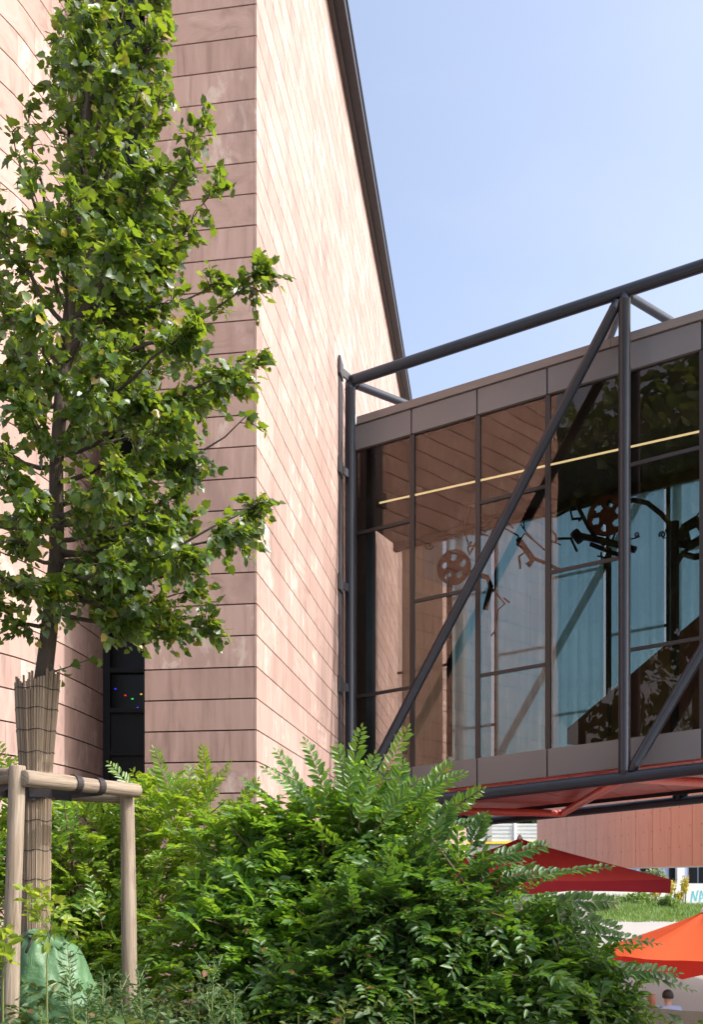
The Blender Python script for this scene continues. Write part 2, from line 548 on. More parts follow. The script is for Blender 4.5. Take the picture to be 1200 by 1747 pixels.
def ground():
    def axis(a, b, fine0, fine1, nf, nc):
        return np.unique(np.concatenate([np.linspace(a, fine0, nc), np.linspace(fine0, fine1, nf), np.linspace(fine1, b, nc * 2)]))
    xs = axis(-400, 500, -8, 14, 70, 14)
    ys = axis(-300, 1200, -2, 24, 70, 14)
    X, Y = np.meshgrid(xs, ys, indexing='ij')
    Z = gz(X, Y)
    V = np.stack([X, Y, Z], -1).reshape(-1, 3)
    nx, ny = len(xs), len(ys)
    i, j = np.meshgrid(np.arange(nx - 1), np.arange(ny - 1), indexing='ij')
    a = (i * ny + j).ravel()
    Fc = np.stack([a, a + ny, a + ny + 1, a + 1], -1)
    t = NT('earth_and_gravel')
    tc = t.n('TexCoord').outputs['Object']
    n1 = t.noise(tc, 1.2, 8, 0.65)
    n2 = t.noise(tc, 30.0, 5, 0.7)
    soil = t.mix(n2, c4((0.045, 0.034, 0.022)), c4((0.12, 0.09, 0.06)))
    grv = t.mix(n2, c4((0.22, 0.205, 0.19)), c4((0.36, 0.335, 0.31)))
    sp = t.n('SeparateXYZ', {0: tc})
    k = t.math('ADD', t.math('SUBTRACT', sp.outputs[1], 11.5), t.math('MULTIPLY', sp.outputs[0], 0.5))
    k = t.n('MapRange', {0: t.math('ADD', k, n1), 1: 0.4, 2: 1.4}).outputs[0]
    k = t.math('MAXIMUM', k, t.n('MapRange', {0: t.math('ADD', sp.outputs[1], t.math('MULTIPLY', n1, 0.6)), 1: 3.0, 2: 2.4}).outputs[0])  # unseen pale gravel near the viewer, added to bounce light onto the front wall
    c = t.mix(k, soil, grv)
    bn = t.n('Bump', {'Strength': 0.4, 'Distance': 0.03, 'Height': n2})
    b = t.n('BsdfPrincipled', {'Base Color': c, 'Roughness': 0.95, 'Normal': bn.outputs[0]})
    m = t.done(b.outputs[0])
    o = mesh_np('ground', V, [Fc], m, smooth=True)
    tag(o, kind='structure')


ground()

# ------------------------------------------------------------------ the museum building
CX, CY = -162 / F * 13, 13.0                       # front corner of the tower
WD = Vector((235 / F, 1, 0)).normalized()          # along the sunlit side wall, away from the viewer
WN = Vector((WD.y, -WD.x, 0))                      # out of that wall
FD = Vector((-11300 / F, 1, 0)).normalized()       # along the narrow front face, leftwards
FN = Vector((-FD.y, FD.x, 0))                      # out of the front face, towards the viewer
if FN.y > 0: FN = -FN
TOPZ = EYE + 2138 / F * 13
Cn = Vector((CX, CY, 0))
SIDE_L = 34.0
FRONT_L = 1.533
J = 0.019                                          # open joint between courses


def rows(z0=-2.3, z1=TOPZ):
    k0 = math.floor((z0 - CV0) / CH)
    z = CV0 + k0 * CH
    while z < z1 - 0.02:
        yield max(z, z0) + J / 2, min(z + CH, z1) - J / 2
        z += CH


def wall_strip(mb, p0, p1, nrm, u0, th=0.035):
    """courses of cladding along p0-p1 (outer face)"""
    L = (p1 - p0).length
    for za, zb in rows():
        a = [p0 - nrm * th, p1 - nrm * th, p1, p0]
        A = [Vector((q.x, q.y, za)) for q in a]
        B = [Vector((q.x, q.y, zb)) for q in a]
        uv = [(u0, za), (u0 + L, za), (u0 + L, za), (u0, za), (u0, zb), (u0 + L, zb), (u0 + L, zb), (u0, zb)]
        mb.hexa(A, B, uv)


bld = thing('museum_building', 'tall pink sandstone museum tower with horizontal courses behind the young tree', 'building', (CX, CY, -2))
mb = MB()
pA, pB = Cn.copy(), Cn + WD * SIDE_L
wall_strip(mb, pA, pB, WN, 0.0)
mb.build('side_wall', M['stone_side'], bld)
# front face stops a slab's thickness short of the corner so that the side slabs show their edge
fa = Cn - WN * 0.039
fb = Cn + FD * FRONT_L
mb = MB()
wall_strip(mb, fa, fb, FN, 0.4)
fbl = fb - FN * 0.036
wall_strip(mb, fbl + FD * 0.0, fbl + WD * 2.2, -WN, 11.0)
mb.build('front_wall', M['stone_front'], bld)
mb = MB()
in0 = Cn - WN * 0.036 - FN * 0.036
in1 = fb + WN * 0.036 - FN * 0.036
q = [in0, Cn + WD * SIDE_L - WN * 0.036, fb + WD * SIDE_L + WN * 0.036, in1]
mb.hexa([Vector((p.x, p.y, -2.3)) for p in q], [Vector((p.x, p.y, TOPZ - 0.03)) for p in q])
mb.build('core_wall', M['backing'], bld)

# curved wall at the left, turning away into the window slot
cpts = [(-9.5, 9.0), (-7.6, 9.45), (-6.1, 10.2), (-5.05, 11.1), (-4.331, 12.2), (-4.08, 12.9), (-3.937, 13.55), (-3.84, 14.3), (-3.777, 15.2)]


def catmull(pts, n):
    out = []
    p = [Vector((2 * pts[0][0] - pts[1][0], 2 * pts[0][1] - pts[1][1], 0))] + [Vector((a, b, 0)) for a, b in pts]
    p.append(2 * p[-1] - p[-2])
    for i in range(1, len(p) - 2):
        for k in range(n):
            t = k / n
            a, b, c, d = p[i - 1], p[i], p[i + 1], p[i + 2]
            out.append(0.5 * ((2 * b) + (c - a) * t + (2 * a - 5 * b + 4 * c - d) * t * t + (3 * b - a - 3 * c + d) * t ** 3))
    out.append(p[-2])
    return out


cv = catmull(cpts, 4)
nr = []
for i in range(len(cv)):
    t = (cv[min(i + 1, len(cv) - 1)] - cv[max(i - 1, 0)]).normalized()
    nr.append(Vector((t.y, -t.x, 0)))
mb = MB()
bk = MB()
for za, zb in rows():
    u = 0.0
    for i in range(len(cv) - 1):
        L = (cv[i + 1] - cv[i]).length
        a, b = cv[i], cv[i + 1]
        ai, bi = a - nr[i] * 0.035, b - nr[i + 1] * 0.035
        vs = [Vector((p.x, p.y, z)) for z in (za, zb) for p in (a, b, bi, ai)]
        U = [(u, za), (u + L, za), (u + L, za), (u, za), (u, zb), (u + L, zb), (u + L, zb), (u, zb)]
        fs = [(0, 1, 5, 4), (4, 5, 6, 7), (3, 2, 1, 0)]
        mb.add(vs, fs, [[U[k] for k in f] for f in fs])
        u += L
mb.build('curved_wall', M['stone_side'], bld)
for i in range(len(cv) - 1):
    a, b = cv[i] - nr[i] * 0.034, cv[i + 1] - nr[i + 1] * 0.034
    a2, b2 = cv[i] - nr[i] * 0.3, cv[i + 1] - nr[i + 1] * 0.3
    bk.hexa([Vector((p.x, p.y, -2.3)) for p in (a, b, b2, a2)], [Vector((p.x, p.y, TOPZ - 0.1)) for p in (a, b, b2, a2)])
bk.build('core_wall', M['backing'], bld)

# tall window in the slot between curved wall and tower
wy = 15.12
x0, x1 = -3.80, fb.x + WD.x * 1.9 + 0.02
win = MB().box(((x0 + x1) / 2, wy + 0.06, 8.0), ((x1 - x0) / 2, 0, 0), (0, 0.008, 0), (0, 0, 10.0)).build('window', M['dark_glass'], bld)
fr = MB()
fr.box((x0 + 0.06, wy, 8.0), (0.06, 0, 0), (0, 0.045, 0), (0, 0, 10.0))
fr.box((x1 - 0.05, wy, 8.0), (0.05, 0, 0), (0, 0.045, 0), (0, 0, 10.0))
for yy in (1075, 1144, 1212, 1285, 960, 850, 740, 630, 520, 410, 300, 190, 80, 20):
    z = P(210, yy, wy).z
    fr.box(((x0 + x1) / 2, wy, z), ((x1 - x0) / 2 - 0.1, 0, 0), (0, 0.04, 0), (0, 0, 0.035))
fr.build('frame', M['black_frame'], win)
zb_ = P(210, 1212, wy).z
MB().box(((x0 + x1) / 2, wy + 0.03, (zb_ - 2.3) / 2 - 0.03), ((x1 - x0) / 2 - 0.1, 0, 0), (0, 0.01, 0), (0, 0, (zb_ + 2.3) / 2)).build('base_panel', M['black_frame'], win)
tb = MB()
tb.tube([P(209, 1081, wy + 0.02), P(245, 1106, wy + 0.02)], 0.017, 8)
tb.build('light_tube', M['tube'], win)
for (px, py, c) in ((197, 1175, (0.05, 0.05, 1)), (214, 1186, (1, 0.05, 0.05)), (226, 1192, (0.05, 1, 0.15)), (241, 1184, (1, 0.6, 0.05)), (235, 1207, (0.1, 0.1, 1))):
    MB().tube([P(px - 1.6, py, wy + 0.03), P(px + 1.6, py, wy + 0.03)], [0.011, 0.011], 8).build('bulb', emit('coloured_bulb', c, 0.35), win)

# roof edge: thin brown trim, dark overhanging gutter
Z = Vector((0, 0, 1))
tr = MB()
tr.bar(Cn + Z * (TOPZ + 0.04) + WN * 0.03 - WD * 0.3, pB + Z * (TOPZ + 0.04) + WN * 0.03, 0.14, 0.08)
tr.build('roof_trim', M['roof_trim'], bld)
ge = MB()
ge.bar(Cn + Z * (TOPZ + 0.23) - WD * 0.4 + WN * 0.05, pB + Z * (TOPZ + 0.23) + WN * 0.05, 0.5, 0.30)
ge.bar(Cn + Z * (TOPZ + 0.36) - WD * 0.4 + WN * 0.31, pB + Z * (TOPZ + 0.36) + WN * 0.31, 0.03, 0.08)
ge.build('gutter', M['roof_dark'], bld)
rf = MB()
q = [Cn - WN * 0.2, Cn + WD * SIDE_L - WN * 0.2, fb + WD * SIDE_L, fb + WN * 0.2]
rf.hexa([Vector((p.x, p.y, TOPZ + 0.08)) for p in q], [Vector((p.x, p.y, TOPZ + 0.34)) for p in q])
rf.build('roof', M['roof_dark'], bld)

# ------------------------------------------------------------------ the glazed footbridge (rises to the right)
BD = Vector((3440 / F, -1, 0))                     # along the bridge per unit t, towards the right
BL = BD.length
BU = BD / BL
BN = Vector((1 / F * F, 3440 / F, 0)).normalized() # into the bridge, away from the viewer
K = 1660.0 / F
SLOPE = 0.172
GP = Vector((6 / F * 21.0, 21.0, 0))               # start of the glass line at the wall


def B(t, w, h):
    """bridge point: t along, w metres into the bridge from the glass, h height over the eye at t=0"""
    p = GP + BD * t + BN * w
    p.z = EYE + h * K + SLOPE * K * t
    return p


def tw(px, w):
    """t of the point on the plane w metres behind the glass that is seen at photo column px"""
    o = GP + BN * w
    k = (px - 600) / F
    return (k * o.y - o.x) / (BD.x + k)


def BP(px, py, w):
    t = tw(px, w)
    p = GP + BD * t + BN * w
    p.z = EYE + (HY - py) * p.y / F
    return p


br = thing('glazed_footbridge', 'glazed footbridge hung in a dark steel tube truss beside the sandstone wall', 'footbridge', tuple(B(0, 0, 0)))
TW = -0.47                                          # truss plane in front of the glass
T0, TB = tw(598, TW), tw(1066, TW)
q_ = BP(1110, 838, 5.4)
HBK = (q_.z - EYE) / K - SLOPE * tw(1110, 5.4)     # lower edge of the bulkhead over the far windows
BAY = TB - T0
TE = T0 + 3 * BAY
HT, HB = 10.38, 1.36                                # chord heights
PANE = 0.6255
M0 = 0.581
mull = [0.0, M0] + [M0 + PANE * k for k in range(1, 12)]
GEND = mull[-1]
TFAR = -0.64                                        # the far side runs on to the slanting wall
FB, FT, CB, CT = 9.115, 9.62, 9.64, 9.80           # fascia / coping
LB, LT = 1.60, 2.145
FAR = 5.6


def tube(name, a, b, r, mat='steel', n=20):
    d = (b - a).normalized()
    e = r * 1.25
    ts = [a, a + d * e, a + d * (e + .008), a + d * (e + .022), a + d * (e + .03), b - d * (e + .03), b - d * (e + .022), b - d * (e + .008), b - d * e, b]
    o = MB().tube(ts, [r, r, r * 1.05, r * 1.05, r, r, r * 1.05, r * 1.05, r, r], n).build(name, M[mat], br, True)
    return o


for side, w in (('near', TW), ('far', FAR + 0.5)):
    tube('top_chord', B(T0 - 0.02, w, HT), B(TE, w, HT), 0.112)
    tube('bottom_chord', B(T0, w, HB), B(TE, w, HB), 0.112)
    for k in range(4):
        t = T0 + BAY * k
        tube('column', B(t, w, HB - 0.02), B(t, w, HT - 0.02), 0.108)
    for k in range(3):
        tube('diagonal', B(T0 + BAY * k + 0.05, w, HB + 0.1), B(T0 + BAY * (k + 1) - 0.05, w, HT - 0.15), 0.098)
for k in range(3):
    mid = T0 + BAY * (k + 0.5)
    tube('lateral_brace', B(T0 + BAY * k, TW + 0.1, HT), B(mid, FAR + 0.5, HT), 0.085)
    tube('lateral_brace', B(T0 + BAY * (k + 1), TW + 0.1, HT), B(mid, FAR + 0.5, HT), 0.085)
    # red braces below the floor
    tube('floor_brace', B(T0 + BAY * (k + 1), TW, HB), B(mid, FAR + 0.5, HB), 0.09, 'red_steel')
    tube('floor_brace', B(T0 + BAY * k, TW, HB), B(mid, FAR + 0.5, HB), 0.09, 'red_steel')


def slab(name, t0, t1, h0, h1, w0, w1, mat, gaps=None, mbd=None):
    m = mbd or MB()
    ts = [t0, t1]
    a = [B(t0, w0, h0), B(t1, w0, h0), B(t1, w1, h0), B(t0, w1, h0)]
    b = [B(t0, w0, h1), B(t1, w0, h1), B(t1, w1, h1), B(t0, w1, h1)]
    m.hexa(a, b, [(0, h0), (t1 - t0, h0), (t1 - t0, h0), (0, h0), (0, h1), (t1 - t0, h1), (t1 - t0, h1), (0, h1)])
    if mbd is None:
        return m.build(name, M[mat] if isinstance(mat, str) else mat, br)
    return m


gj = 0.007
for (h0, h1, nm) in ((FB, FT, 'upper_fascia'), (LB, LT, 'lower_fascia')):
    for w0, w1 in ((-0.06, 0.10), (FAR - 0.1, FAR + 0.06)):
        m = MB()
        for i in range(len(mull) - 1):
            slab('', mull[i] + gj if (i or w0 < 1) else TFAR, mull[i + 1] - gj, h0, h1, w0, w1, None, mbd=m)
        m.build(nm, M['fascia'], br)
slab('fascia_back', 0.0, GEND, FB + 0.03, FT - 0.03, -0.03, 0.08, 'mullion')
slab('fascia_back', 0.0, GEND, LB + 0.03, LT - 0.03, -0.03, 0.08, 'mullion')
m = MB()
for i in range(0, 12, 3):
    slab('', i * 0.79, min(i + 3, 12) * 0.79 - 0.004, CB, CT, -0.10, 0.35, None, mbd=m)
slab('', TFAR, GEND, CB, CT, FAR - 0.35, FAR + 0.1, None, mbd=m)
m.build('roof_coping', M['coping'], br)
slab('roof', TFAR, GEND, CB + 0.01, CT - 0.09, 0.35, FAR - 0.35, 'fascia')
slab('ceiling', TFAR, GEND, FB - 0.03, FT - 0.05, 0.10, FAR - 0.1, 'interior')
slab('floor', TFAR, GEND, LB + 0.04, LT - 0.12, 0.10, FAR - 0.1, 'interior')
m = MB()
for i in range(-1, 15):
    for j in range(4):
        slab('', i * 0.5 + 0.006, i * 0.5 + 0.494, LB - 0.03, LB + 0.03, 0.0 + j * 1.4 + 0.01, 1.4 + j * 1.4 - 0.01, None, mbd=m)
m.build('soffit', M['soffit'], br)
slab('end_frame', 0.0, 0.11, LT, FB, 0.02, 0.5, 'mullion')
slab('end_wall', GEND - 0.1, GEND, LT, FB, 0.1, FAR - 0.1, 'interior')

# panes, mullions, transoms of the near side; the far side repeats them
odd = [(7.42, 3.86), (7.42, 3.86), (7.42, 3.83)]
for w in (0.0, FAR):
    for i in range(len(mull) - 1):
        slab('glass_pane', mull[i], mull[i + 1], LT, FB, w + 0.015, w + 0.022, 'glass' if w == 0 else 'glass_far')
    for i, t in enumerate(mull):
        ww = 0.022 if i else 0.016
        slab('mullion', t - ww, t + ww, LT, FB, w - 0.03, w + 0.012, 'mullion')
    for i in range(len(mull) - 1):
        hs = (7.33, 3.82) if i % 2 == 0 else (5.61,)
        for h in hs:
            slab('transom', mull[i] + 0.022, mull[i + 1] - 0.022, h - 0.035, h + 0.035, w - 0.024, w + 0.012, 'mullion')
slab('glass_pane', TFAR, 0.0, LT, FB, FAR + 0.015, FAR + 0.022, 'glass_far')
slab('transom', TFAR, -0.022, 5.575, 5.645, FAR - 0.024, FAR + 0.012, 'mullion')
# sheer blue screens hang inside the far glass
for i in range(-1, len(mull) - 1):
    m = MB()
    t0, t1 = (mull[i] + 0.03, mull[i + 1] - 0.03) if i >= 0 else (TFAR + 0.1, -0.03)
    n = 14
    vs, fs, uvs = [], [], []
    for k in range(n + 1):
        t = t0 + (t1 - t0) * k / n
        w = FAR - 0.22 + 0.008 * math.sin(k * 2.2 + i)
        vs += [B(t, w, LT + 0.0), B(t, w, HBK)]
    for k in range(n):
        fs.append((2 * k, 2 * k + 2, 2 * k + 3, 2 * k + 1))
        u0, u1 = (t0 + (t1 - t0) * k / n) * BL, (t0 + (t1 - t0) * (k + 1) / n) * BL
        uvs.append([(u0, 0), (u1, 0), (u1, 5), (u0, 5)])
    m.add(vs, fs, uvs)
    m.build('window_screen', M['screen' if i >= 0 else 'screen_tan'], br)
m = MB()
slab('', TFAR, GEND, HBK, FB, FAR - 0.3, FAR - 0.12, None, mbd=m)
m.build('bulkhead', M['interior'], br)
# light line below the ceiling
ta = BP(648, 858, 2.4)
tb_ = BP(1199, 735, 2.4)
dd = (tb_ - ta)
MB().tube([ta, tb_ + dd * 0.6], 0.024, 8).build('light_tube', M['tube'], br)
# board panelling and ramp balustrade inside
m = MB()
for k in range(12):
    t = tw(1072, 3.2) + 0.22 * k
    slab('', t, t + 0.214, LT, 3.70, 3.2, 3.26, None, mbd=m)
m.build('board_panelling', M['interior_wood'], br)
m = MB()
a0, a1 = BP(968, 1243, 3.6), BP(1210, 1036, 3.6)
b0 = a0.copy(); b0.z = B(tw(968, 3.6), 3.6, LT - 0.1).z
b1 = a1.copy(); b1.z = B(tw(1210, 3.6), 3.6, LT - 0.1).z
b0 = a0.copy(); b0.z -= 0.35
m.hexa([b0, b1, b1 + BN * 0.06, b0 + BN * 0.06], [a0, a1, a1 + BN * 0.06, a0 + BN * 0.06])
m.build('ramp_balustrade', M['interior_wood'], br)

# steel plates and brackets that tie the first column to the wall
m = MB()
yw = 19.93
pw = Cn + WD * (yw - CY) / WD.y + WN * 0.02
zc = EYE + HT * K
m.box(pw + Z * (EYE + (HB + HT) / 2 * K) + WD * 0.2, WD * 0.13, WN * 0.012, Z * ((HT - HB) / 2 * K + 0.1))
col_top = B(T0, TW, HT)
for h in (HT + 0.05, 8.4, 6.0, 3.9):
    pc = B(T0, TW, h)
    q = pw + Z * (pc.z)
    q.z = pc.z
    m.box(q + WD * 0.18 + WN * 0.02, WD * 0.2, WN * 0.025, Z * 0.17)
    m.bar(q + WD * 0.3 + WN * 0.02, pc, 0.04, 0.16)
m.build('wall_bracket', M['steel_plate'], br)
m = MB()
a = B(0.03, -0.12, 9.72)
m.tube([B(T0 + 0.02, TW + 0.1, 9.60), a], 0.012, 6)
m.tube([a - Z * 0.09, a + Z * 0.12], 0.02, 6)
m.build('stay_clamp', M['galv'], br)
# walkway rail with small lamps below the far side
m = MB()
for k in range(14):
    t = tw(1015, FAR + 0.1) + 0.16 * k
    m.box(B(t, FAR + 0.25, HB + 0.30), BU * 0.035, BN * 0.035, Z * 0.13)
m.bar(B(0.8, FAR + 0.25, HB + 0.20), B(GEND, FAR + 0.25, HB + 0.20), 0.05, 0.12)
m.build('cable_tray', M['black_frame'], br)
# end support out of the frame to the right
m = MB()
p = B(GEND - 0.8, 2.5, 0)
m.box((p.x, p.y, 0.2), BU * 0.5, BN * 2.6, (0, 0, 2.9))
m.build('support_pier', M['grey_concrete'], br)


# ------------------------------------------------------------------ iron sculptures inside the bridge
def disc(m, c, r, n_holes, hr, hd, thick, ax, az):
    """flat wheel with round holes, axes ax / az, extruded along the cross product"""
    nrm = ax.cross(az).normalized() * thick / 2
    N = 48
    # ring sectors: build as a fan of small quads on a polar grid, skipping holes
    R = [r * k / 14 for k in range(15)]
    vs = {}
    def pt(i, j, s):
        a = 2 * math.pi * j / N
        return c + (ax * math.cos(a) + az * math.sin(a)) * R[i] + nrm * s
    fs, V = [], []
    for i in range(14):
        for j in range(N):
            rm, am = (R[i] + R[i + 1]) / 2, 2 * math.pi * (j + .5) / N
            skip = False
            for h in range(n_holes):
                ha = 2 * math.pi * h / n_holes + 0.3
                dx, dz = rm * math.cos(am) - hd * math.cos(ha), rm * math.sin(am) - hd * math.sin(ha)
                if dx * dx + dz * dz < hr * hr: skip = True
            if skip: continue
            q = [pt(i, j, 1), pt(i + 1, j, 1), pt(i + 1, j + 1, 1), pt(i, j + 1, 1)]
            q2 = [pt(i, j, -1), pt(i + 1, j, -1), pt(i + 1, j + 1, -1), pt(i, j + 1, -1)]
            m.hexa(q2, q)
    return m


SW = 2.6


def iron(px_path, r, w=SW, m=None, n=7):
    m = m or MB()
    m.tube([BP(x, y, w) for x, y in px_path], r, n)
    return m


def scroll(m, cx, cy, r, turns, a0, w, rr=0.02, d=1):
    pts = []
    for k in range(26):
        a = a0 + d * turns * 2 * math.pi * k / 25
        q = r * (1 - 0.8 * k / 25)
        pts.append((cx + q * math.cos(a), cy + q * math.sin(a)))
    return iron(pts, rr, w, m)


sc1 = thing('iron_sculpture', 'iron machine sculpture with a rusty holed wheel behind the glass near the truss column', 'sculpture', tuple(B(tw(1020, SW), SW, LT - 0.12)))
m = MB()
c = BP(1037, 880, SW)
ax = BU.copy()
disc(m, c, 0.43, 6, 0.085, 0.26, 0.05, ax, Z)
m.build('wheel', M['rust'], sc1)
m = MB()
iron([(975, 868), (1000, 862), (1030, 852), (1060, 858), (1082, 853), (1105, 858), (1128, 876), (1142, 892), (1152, 908), (1158, 930)], 0.055, SW + .1, m)
iron([(985, 862), (1005, 900), (1015, 915), (1032, 930)], 0.045, SW, m)
iron([(978, 912), (1010, 918), (1060, 930), (1085, 938)], 0.075, SW, m)
iron([(1008, 928), (1060, 948)], 0.05, SW, m)
iron([(980, 908), (992, 922)], 0.11, SW, m)
iron([(1026, 942), (1027, 962)], 0.02, SW, m)
iron([(1020, 948), (1034, 952)], 0.02, SW, m)
scroll(m, 1088, 912, 5, 1.3, 0.5, SW, 0.015)
iron([(1072, 920), (1085, 918), (1092, 914)], 0.015, SW, m)
iron([(1015, 915), (1030, 890), (1050, 910), (1042, 930)], 0.025, SW, m)
m.build('rods', M['iron'], sc1)
m = MB()
iron([(1040, 935), (1040, 1255)], 0.05, SW, m)
m.build('stand', M['iron'], sc1)

sc2 = thing('iron_sculpture', 'dark iron sculpture of scrolls and lumps behind the right edge pane', 'sculpture', tuple(B(tw(1165, SW), SW, LT - 0.12)))
m = MB()
iron([(1152, 890), (1152, 1275)], 0.09, SW, m)
iron([(1156, 928), (1170, 900), (1188, 888), (1200, 900), (1215, 905)], 0.11, SW, m)
iron([(1158, 925), (1180, 930), (1200, 918), (1220, 920)], 0.10, SW, m)
iron([(1150, 965), (1165, 945), (1185, 950), (1215, 945)], 0.07, SW, m)
iron([(1165, 948), (1178, 930), (1172, 905), (1190, 895)], 0.05, SW, m)
m.build('body', M['iron'], sc2)
m = MB()
scroll(m, 1131, 912, 6, 1.4, 2.5, SW, 0.018)
iron([(1152, 905), (1142, 895), (1136, 905), (1142, 917), (1131, 918)], 0.018, SW, m)
m.build('scroll', M['iron'], sc2)
scroll(MB(), 1197, 880, 9, 1.2, 0.5, SW, 0.018).build('scroll', M['iron'], sc2)

sc3 = thing('iron_sculpture', 'rounded iron machine with bent wires behind the glass left of the diagonal tube', 'sculpture', tuple(B(tw(790, SW), SW, LT - 0.12)))
m = MB()
disc(m, BP(775, 968, SW), 0.40, 5, 0.09, 0.23, 0.10, BU.copy(), Z)
m.build('wheel', M['rust'], sc3)
m = MB()
scroll(m, 732, 930, 8, 1.3, 0.2, SW, 0.018)
iron([(745, 918), (790, 905), (830, 895), (845, 880)], 0.05, SW, m)
iron([(790, 905), (800, 860), (835, 855)], 0.03, SW, m)
iron([(800, 975), (832, 985), (838, 1000), (828, 1040)], 0.06, SW, m)
iron([(845, 1010), (862, 1030), (850, 1040), (846, 1075), (838, 1085)], 0.02, SW, m)
for k in range(13):
    x, y = random.uniform(800, 945), random.uniform(872, 950)
    pl = [(x, y)]
    for q in range(random.randint(3, 6)):
        x += random.uniform(-24, 26)
        y += random.uniform(-16, 26)
        pl.append((x, y))
    iron(pl, random.uniform(0.012, 0.036), SW + random.uniform(-.2, .2), m, 6)
iron([(860, 1020), (870, 1028)], 0.02, SW, m)
iron([(885, 920), (910, 955), (900, 965)], 0.07, SW, m)
iron([(905, 950), (935, 962), (960, 975)], 0.04, SW, m)
m.build('rods', M['iron'], sc3)
m = MB()
iron([(768, 985), (768, 1290)], 0.06, SW, m)
m.build('stand', M['iron'], sc3)

# ------------------------------------------------------------------ rear block of the museum seen through the bridge
rb = thing('rear_wing', 'sunlit stone wing of the museum seen through the left panes of the footbridge', 'building', (2.5, 40, -2))
m = MB()
q0 = Vector((1.2, 36.0, 0)); q1 = Vector((4.7, 40.5, 0))
nrm = Vector(((q1 - q0).y, -(q1 - q0).x, 0)).normalized()
L = (q1 - q0).length
for za, zb in rows(-2.3, 13.0):
    a = [q0 - nrm * 0.3, q1 - nrm * 0.3, q1, q0]
    uv = [(0, za), (L, za), (L, za), (0, za), (0, zb), (L, zb), (L, zb), (0, zb)]
    m.hexa([Vector((p.x, p.y, za)) for p in a], [Vector((p.x, p.y, zb)) for p in a], uv)
m.build('stone_wall', M['stone_side'], rb)

# ------------------------------------------------------------------ concrete wall beyond and things behind it
cw = thing('concrete_overpass', 'salmon board-marked concrete overpass wall with upright joints behind the footbridge', 'overpass', (12, 40, -2))
X0 = 11.9
xv = 620.0
def cpt(px, py):
    # wall line: x = X0 + (xv-600)/F*Y
    Y = X0 / ((px - xv) / F)
    return Vector((X0 + (xv - 600) / F * Y, Y, EYE + (HY - py) * Y / F))
js = [925, 939.5, 955, 972, 988, 1000, 1017.5, 1038.3, 1061.2, 1086.7, 1114.5, 1146.7, 1181.7, 1221, 1266, 1318, 1380, 1455]
js = [xv + 1 / (2.516e-3 + 0.1225e-3 * k) for k in range(7, -12, -1)]
m, jn = MB(), MB()
sdir = (cpt(1200, 1480) - cpt(1000, 1480)); sdir.z = 0; sdir.normalize()
snr = Vector((sdir.y, -sdir.x, 0))
if snr.x > 0: snr = -snr
zlo, zhi = EYE + 0.30, EYE + 6.3
uacc = 0
for i in range(len(js) - 1):
    a, b = cpt(js[i], 1480), cpt(js[i + 1], 1480)
    L = (b - a).length
    g = sdir * 0.03
    a, b = a + g, b - g
    A = [Vector((p.x, p.y, zlo)) for p in (a, b, b - snr * 0.2, a - snr * 0.2)]
    Bq = [Vector((p.x, p.y, zhi)) for p in (a, b, b - snr * 0.2, a - snr * 0.2)]
    m.hexa(A, Bq, [(uacc, zlo), (uacc + L, zlo), (uacc + L, zlo), (uacc, zlo), (uacc, zhi), (uacc + L, zhi), (uacc + L, zhi), (uacc, zhi)])
    uacc += L
m.build('wall_panels', M['concrete_red'], cw)
a, b = cpt(js[0], 1480) - snr * 0.03, cpt(js[-1], 1480) - snr * 0.03
m = MB()
m.hexa([Vector((p.x, p.y, zlo + 0.02)) for p in (a, b, b - snr * 3.5, a - snr * 3.5)], [Vector((p.x, p.y, zhi - 0.02)) for p in (a, b, b - snr * 3.5, a - snr * 3.5)])
m.build('deck', M['grey_concrete'], cw)
for Yc in (34, 52):
    m = MB()
    px_ = X0 + (xv - 600) / F * Yc + 1.8
    m.box((px_ + 1.2, Yc - 16 if Yc == 34 else 66, -0.2), (0.5, 0, 0), (0, 0.5, 0), (0, 0, 2.1))
    m.build('column', M['grey_concrete'], cw)

# pale noise barrier on a viaduct, far left under the bridge
YV = 95.0
vd = thing('highway_viaduct', 'grey concrete viaduct edge below the pale louvred barrier', 'viaduct', (12, YV, -2))
p0, p1 = P(640, 1440, YV), P(1010, 1440, YV)
MB().box(((p0.x + p1.x) / 2, YV + 3, (p0.z + EYE) / 2 + 0.9), ((p1.x - p0.x) / 2, 0, 0), (0, 3, 0), (0, 0, (p0.z - EYE) / 2 - 0.6)).build('deck', M['grey_concrete'], vd)
for x in (p0.x + 4, p1.x - 6):
    MB().box((x, YV + 3, 0.6), (0.8, 0, 0), (0, 0.8, 0), (0, 0, 2.6)).build('column', M['grey_concrete'], vd)
nb = thing('noise_barrier', 'pale louvred noise barrier with a yellow base rail beyond the red parasol', 'barrier', (12, YV, p0.z))
zt, zb2 = P(800, 1405, YV).z, P(800, 1439, YV).z
m = MB()
nlo = 9
for k in range(nlo):
    z = zb2 + 0.25 + (zt - zb2 - 0.25) * (k + .5) / nlo
    m.box(((p0.x + p1.x) / 2, YV - 0.1 + 0.05 * (k % 2), z), ((p1.x - p0.x) / 2, 0, 0), (0, 0.04, 0), (0, 0, (zt - zb2) / nlo / 2 * 0.97))
m.build('louvre_panel', M['white_panel'], nb)
MB().box(((p0.x + p1.x) / 2, YV - 0.2, zb2 + 0.12), ((p1.x - p0.x) / 2, 0, 0), (0, 0.05, 0), (0, 0, 0.12)).build('base_rail', M['yellow'], nb)
for px_ in (745, 835, 879, 960):
    q_ = P(px_, 1420, YV)
    MB().box((q_.x, YV - 0.22, (zt + zb2) / 2 + 0.15), (0.14 if px_ != 835 else 0.22, 0, 0), (0, 0.06, 0), (0, 0, (zt - zb2) / 2 - 0.1)).build('post', M['galv'] if px_ != 835 else M['grey_concrete'], nb)

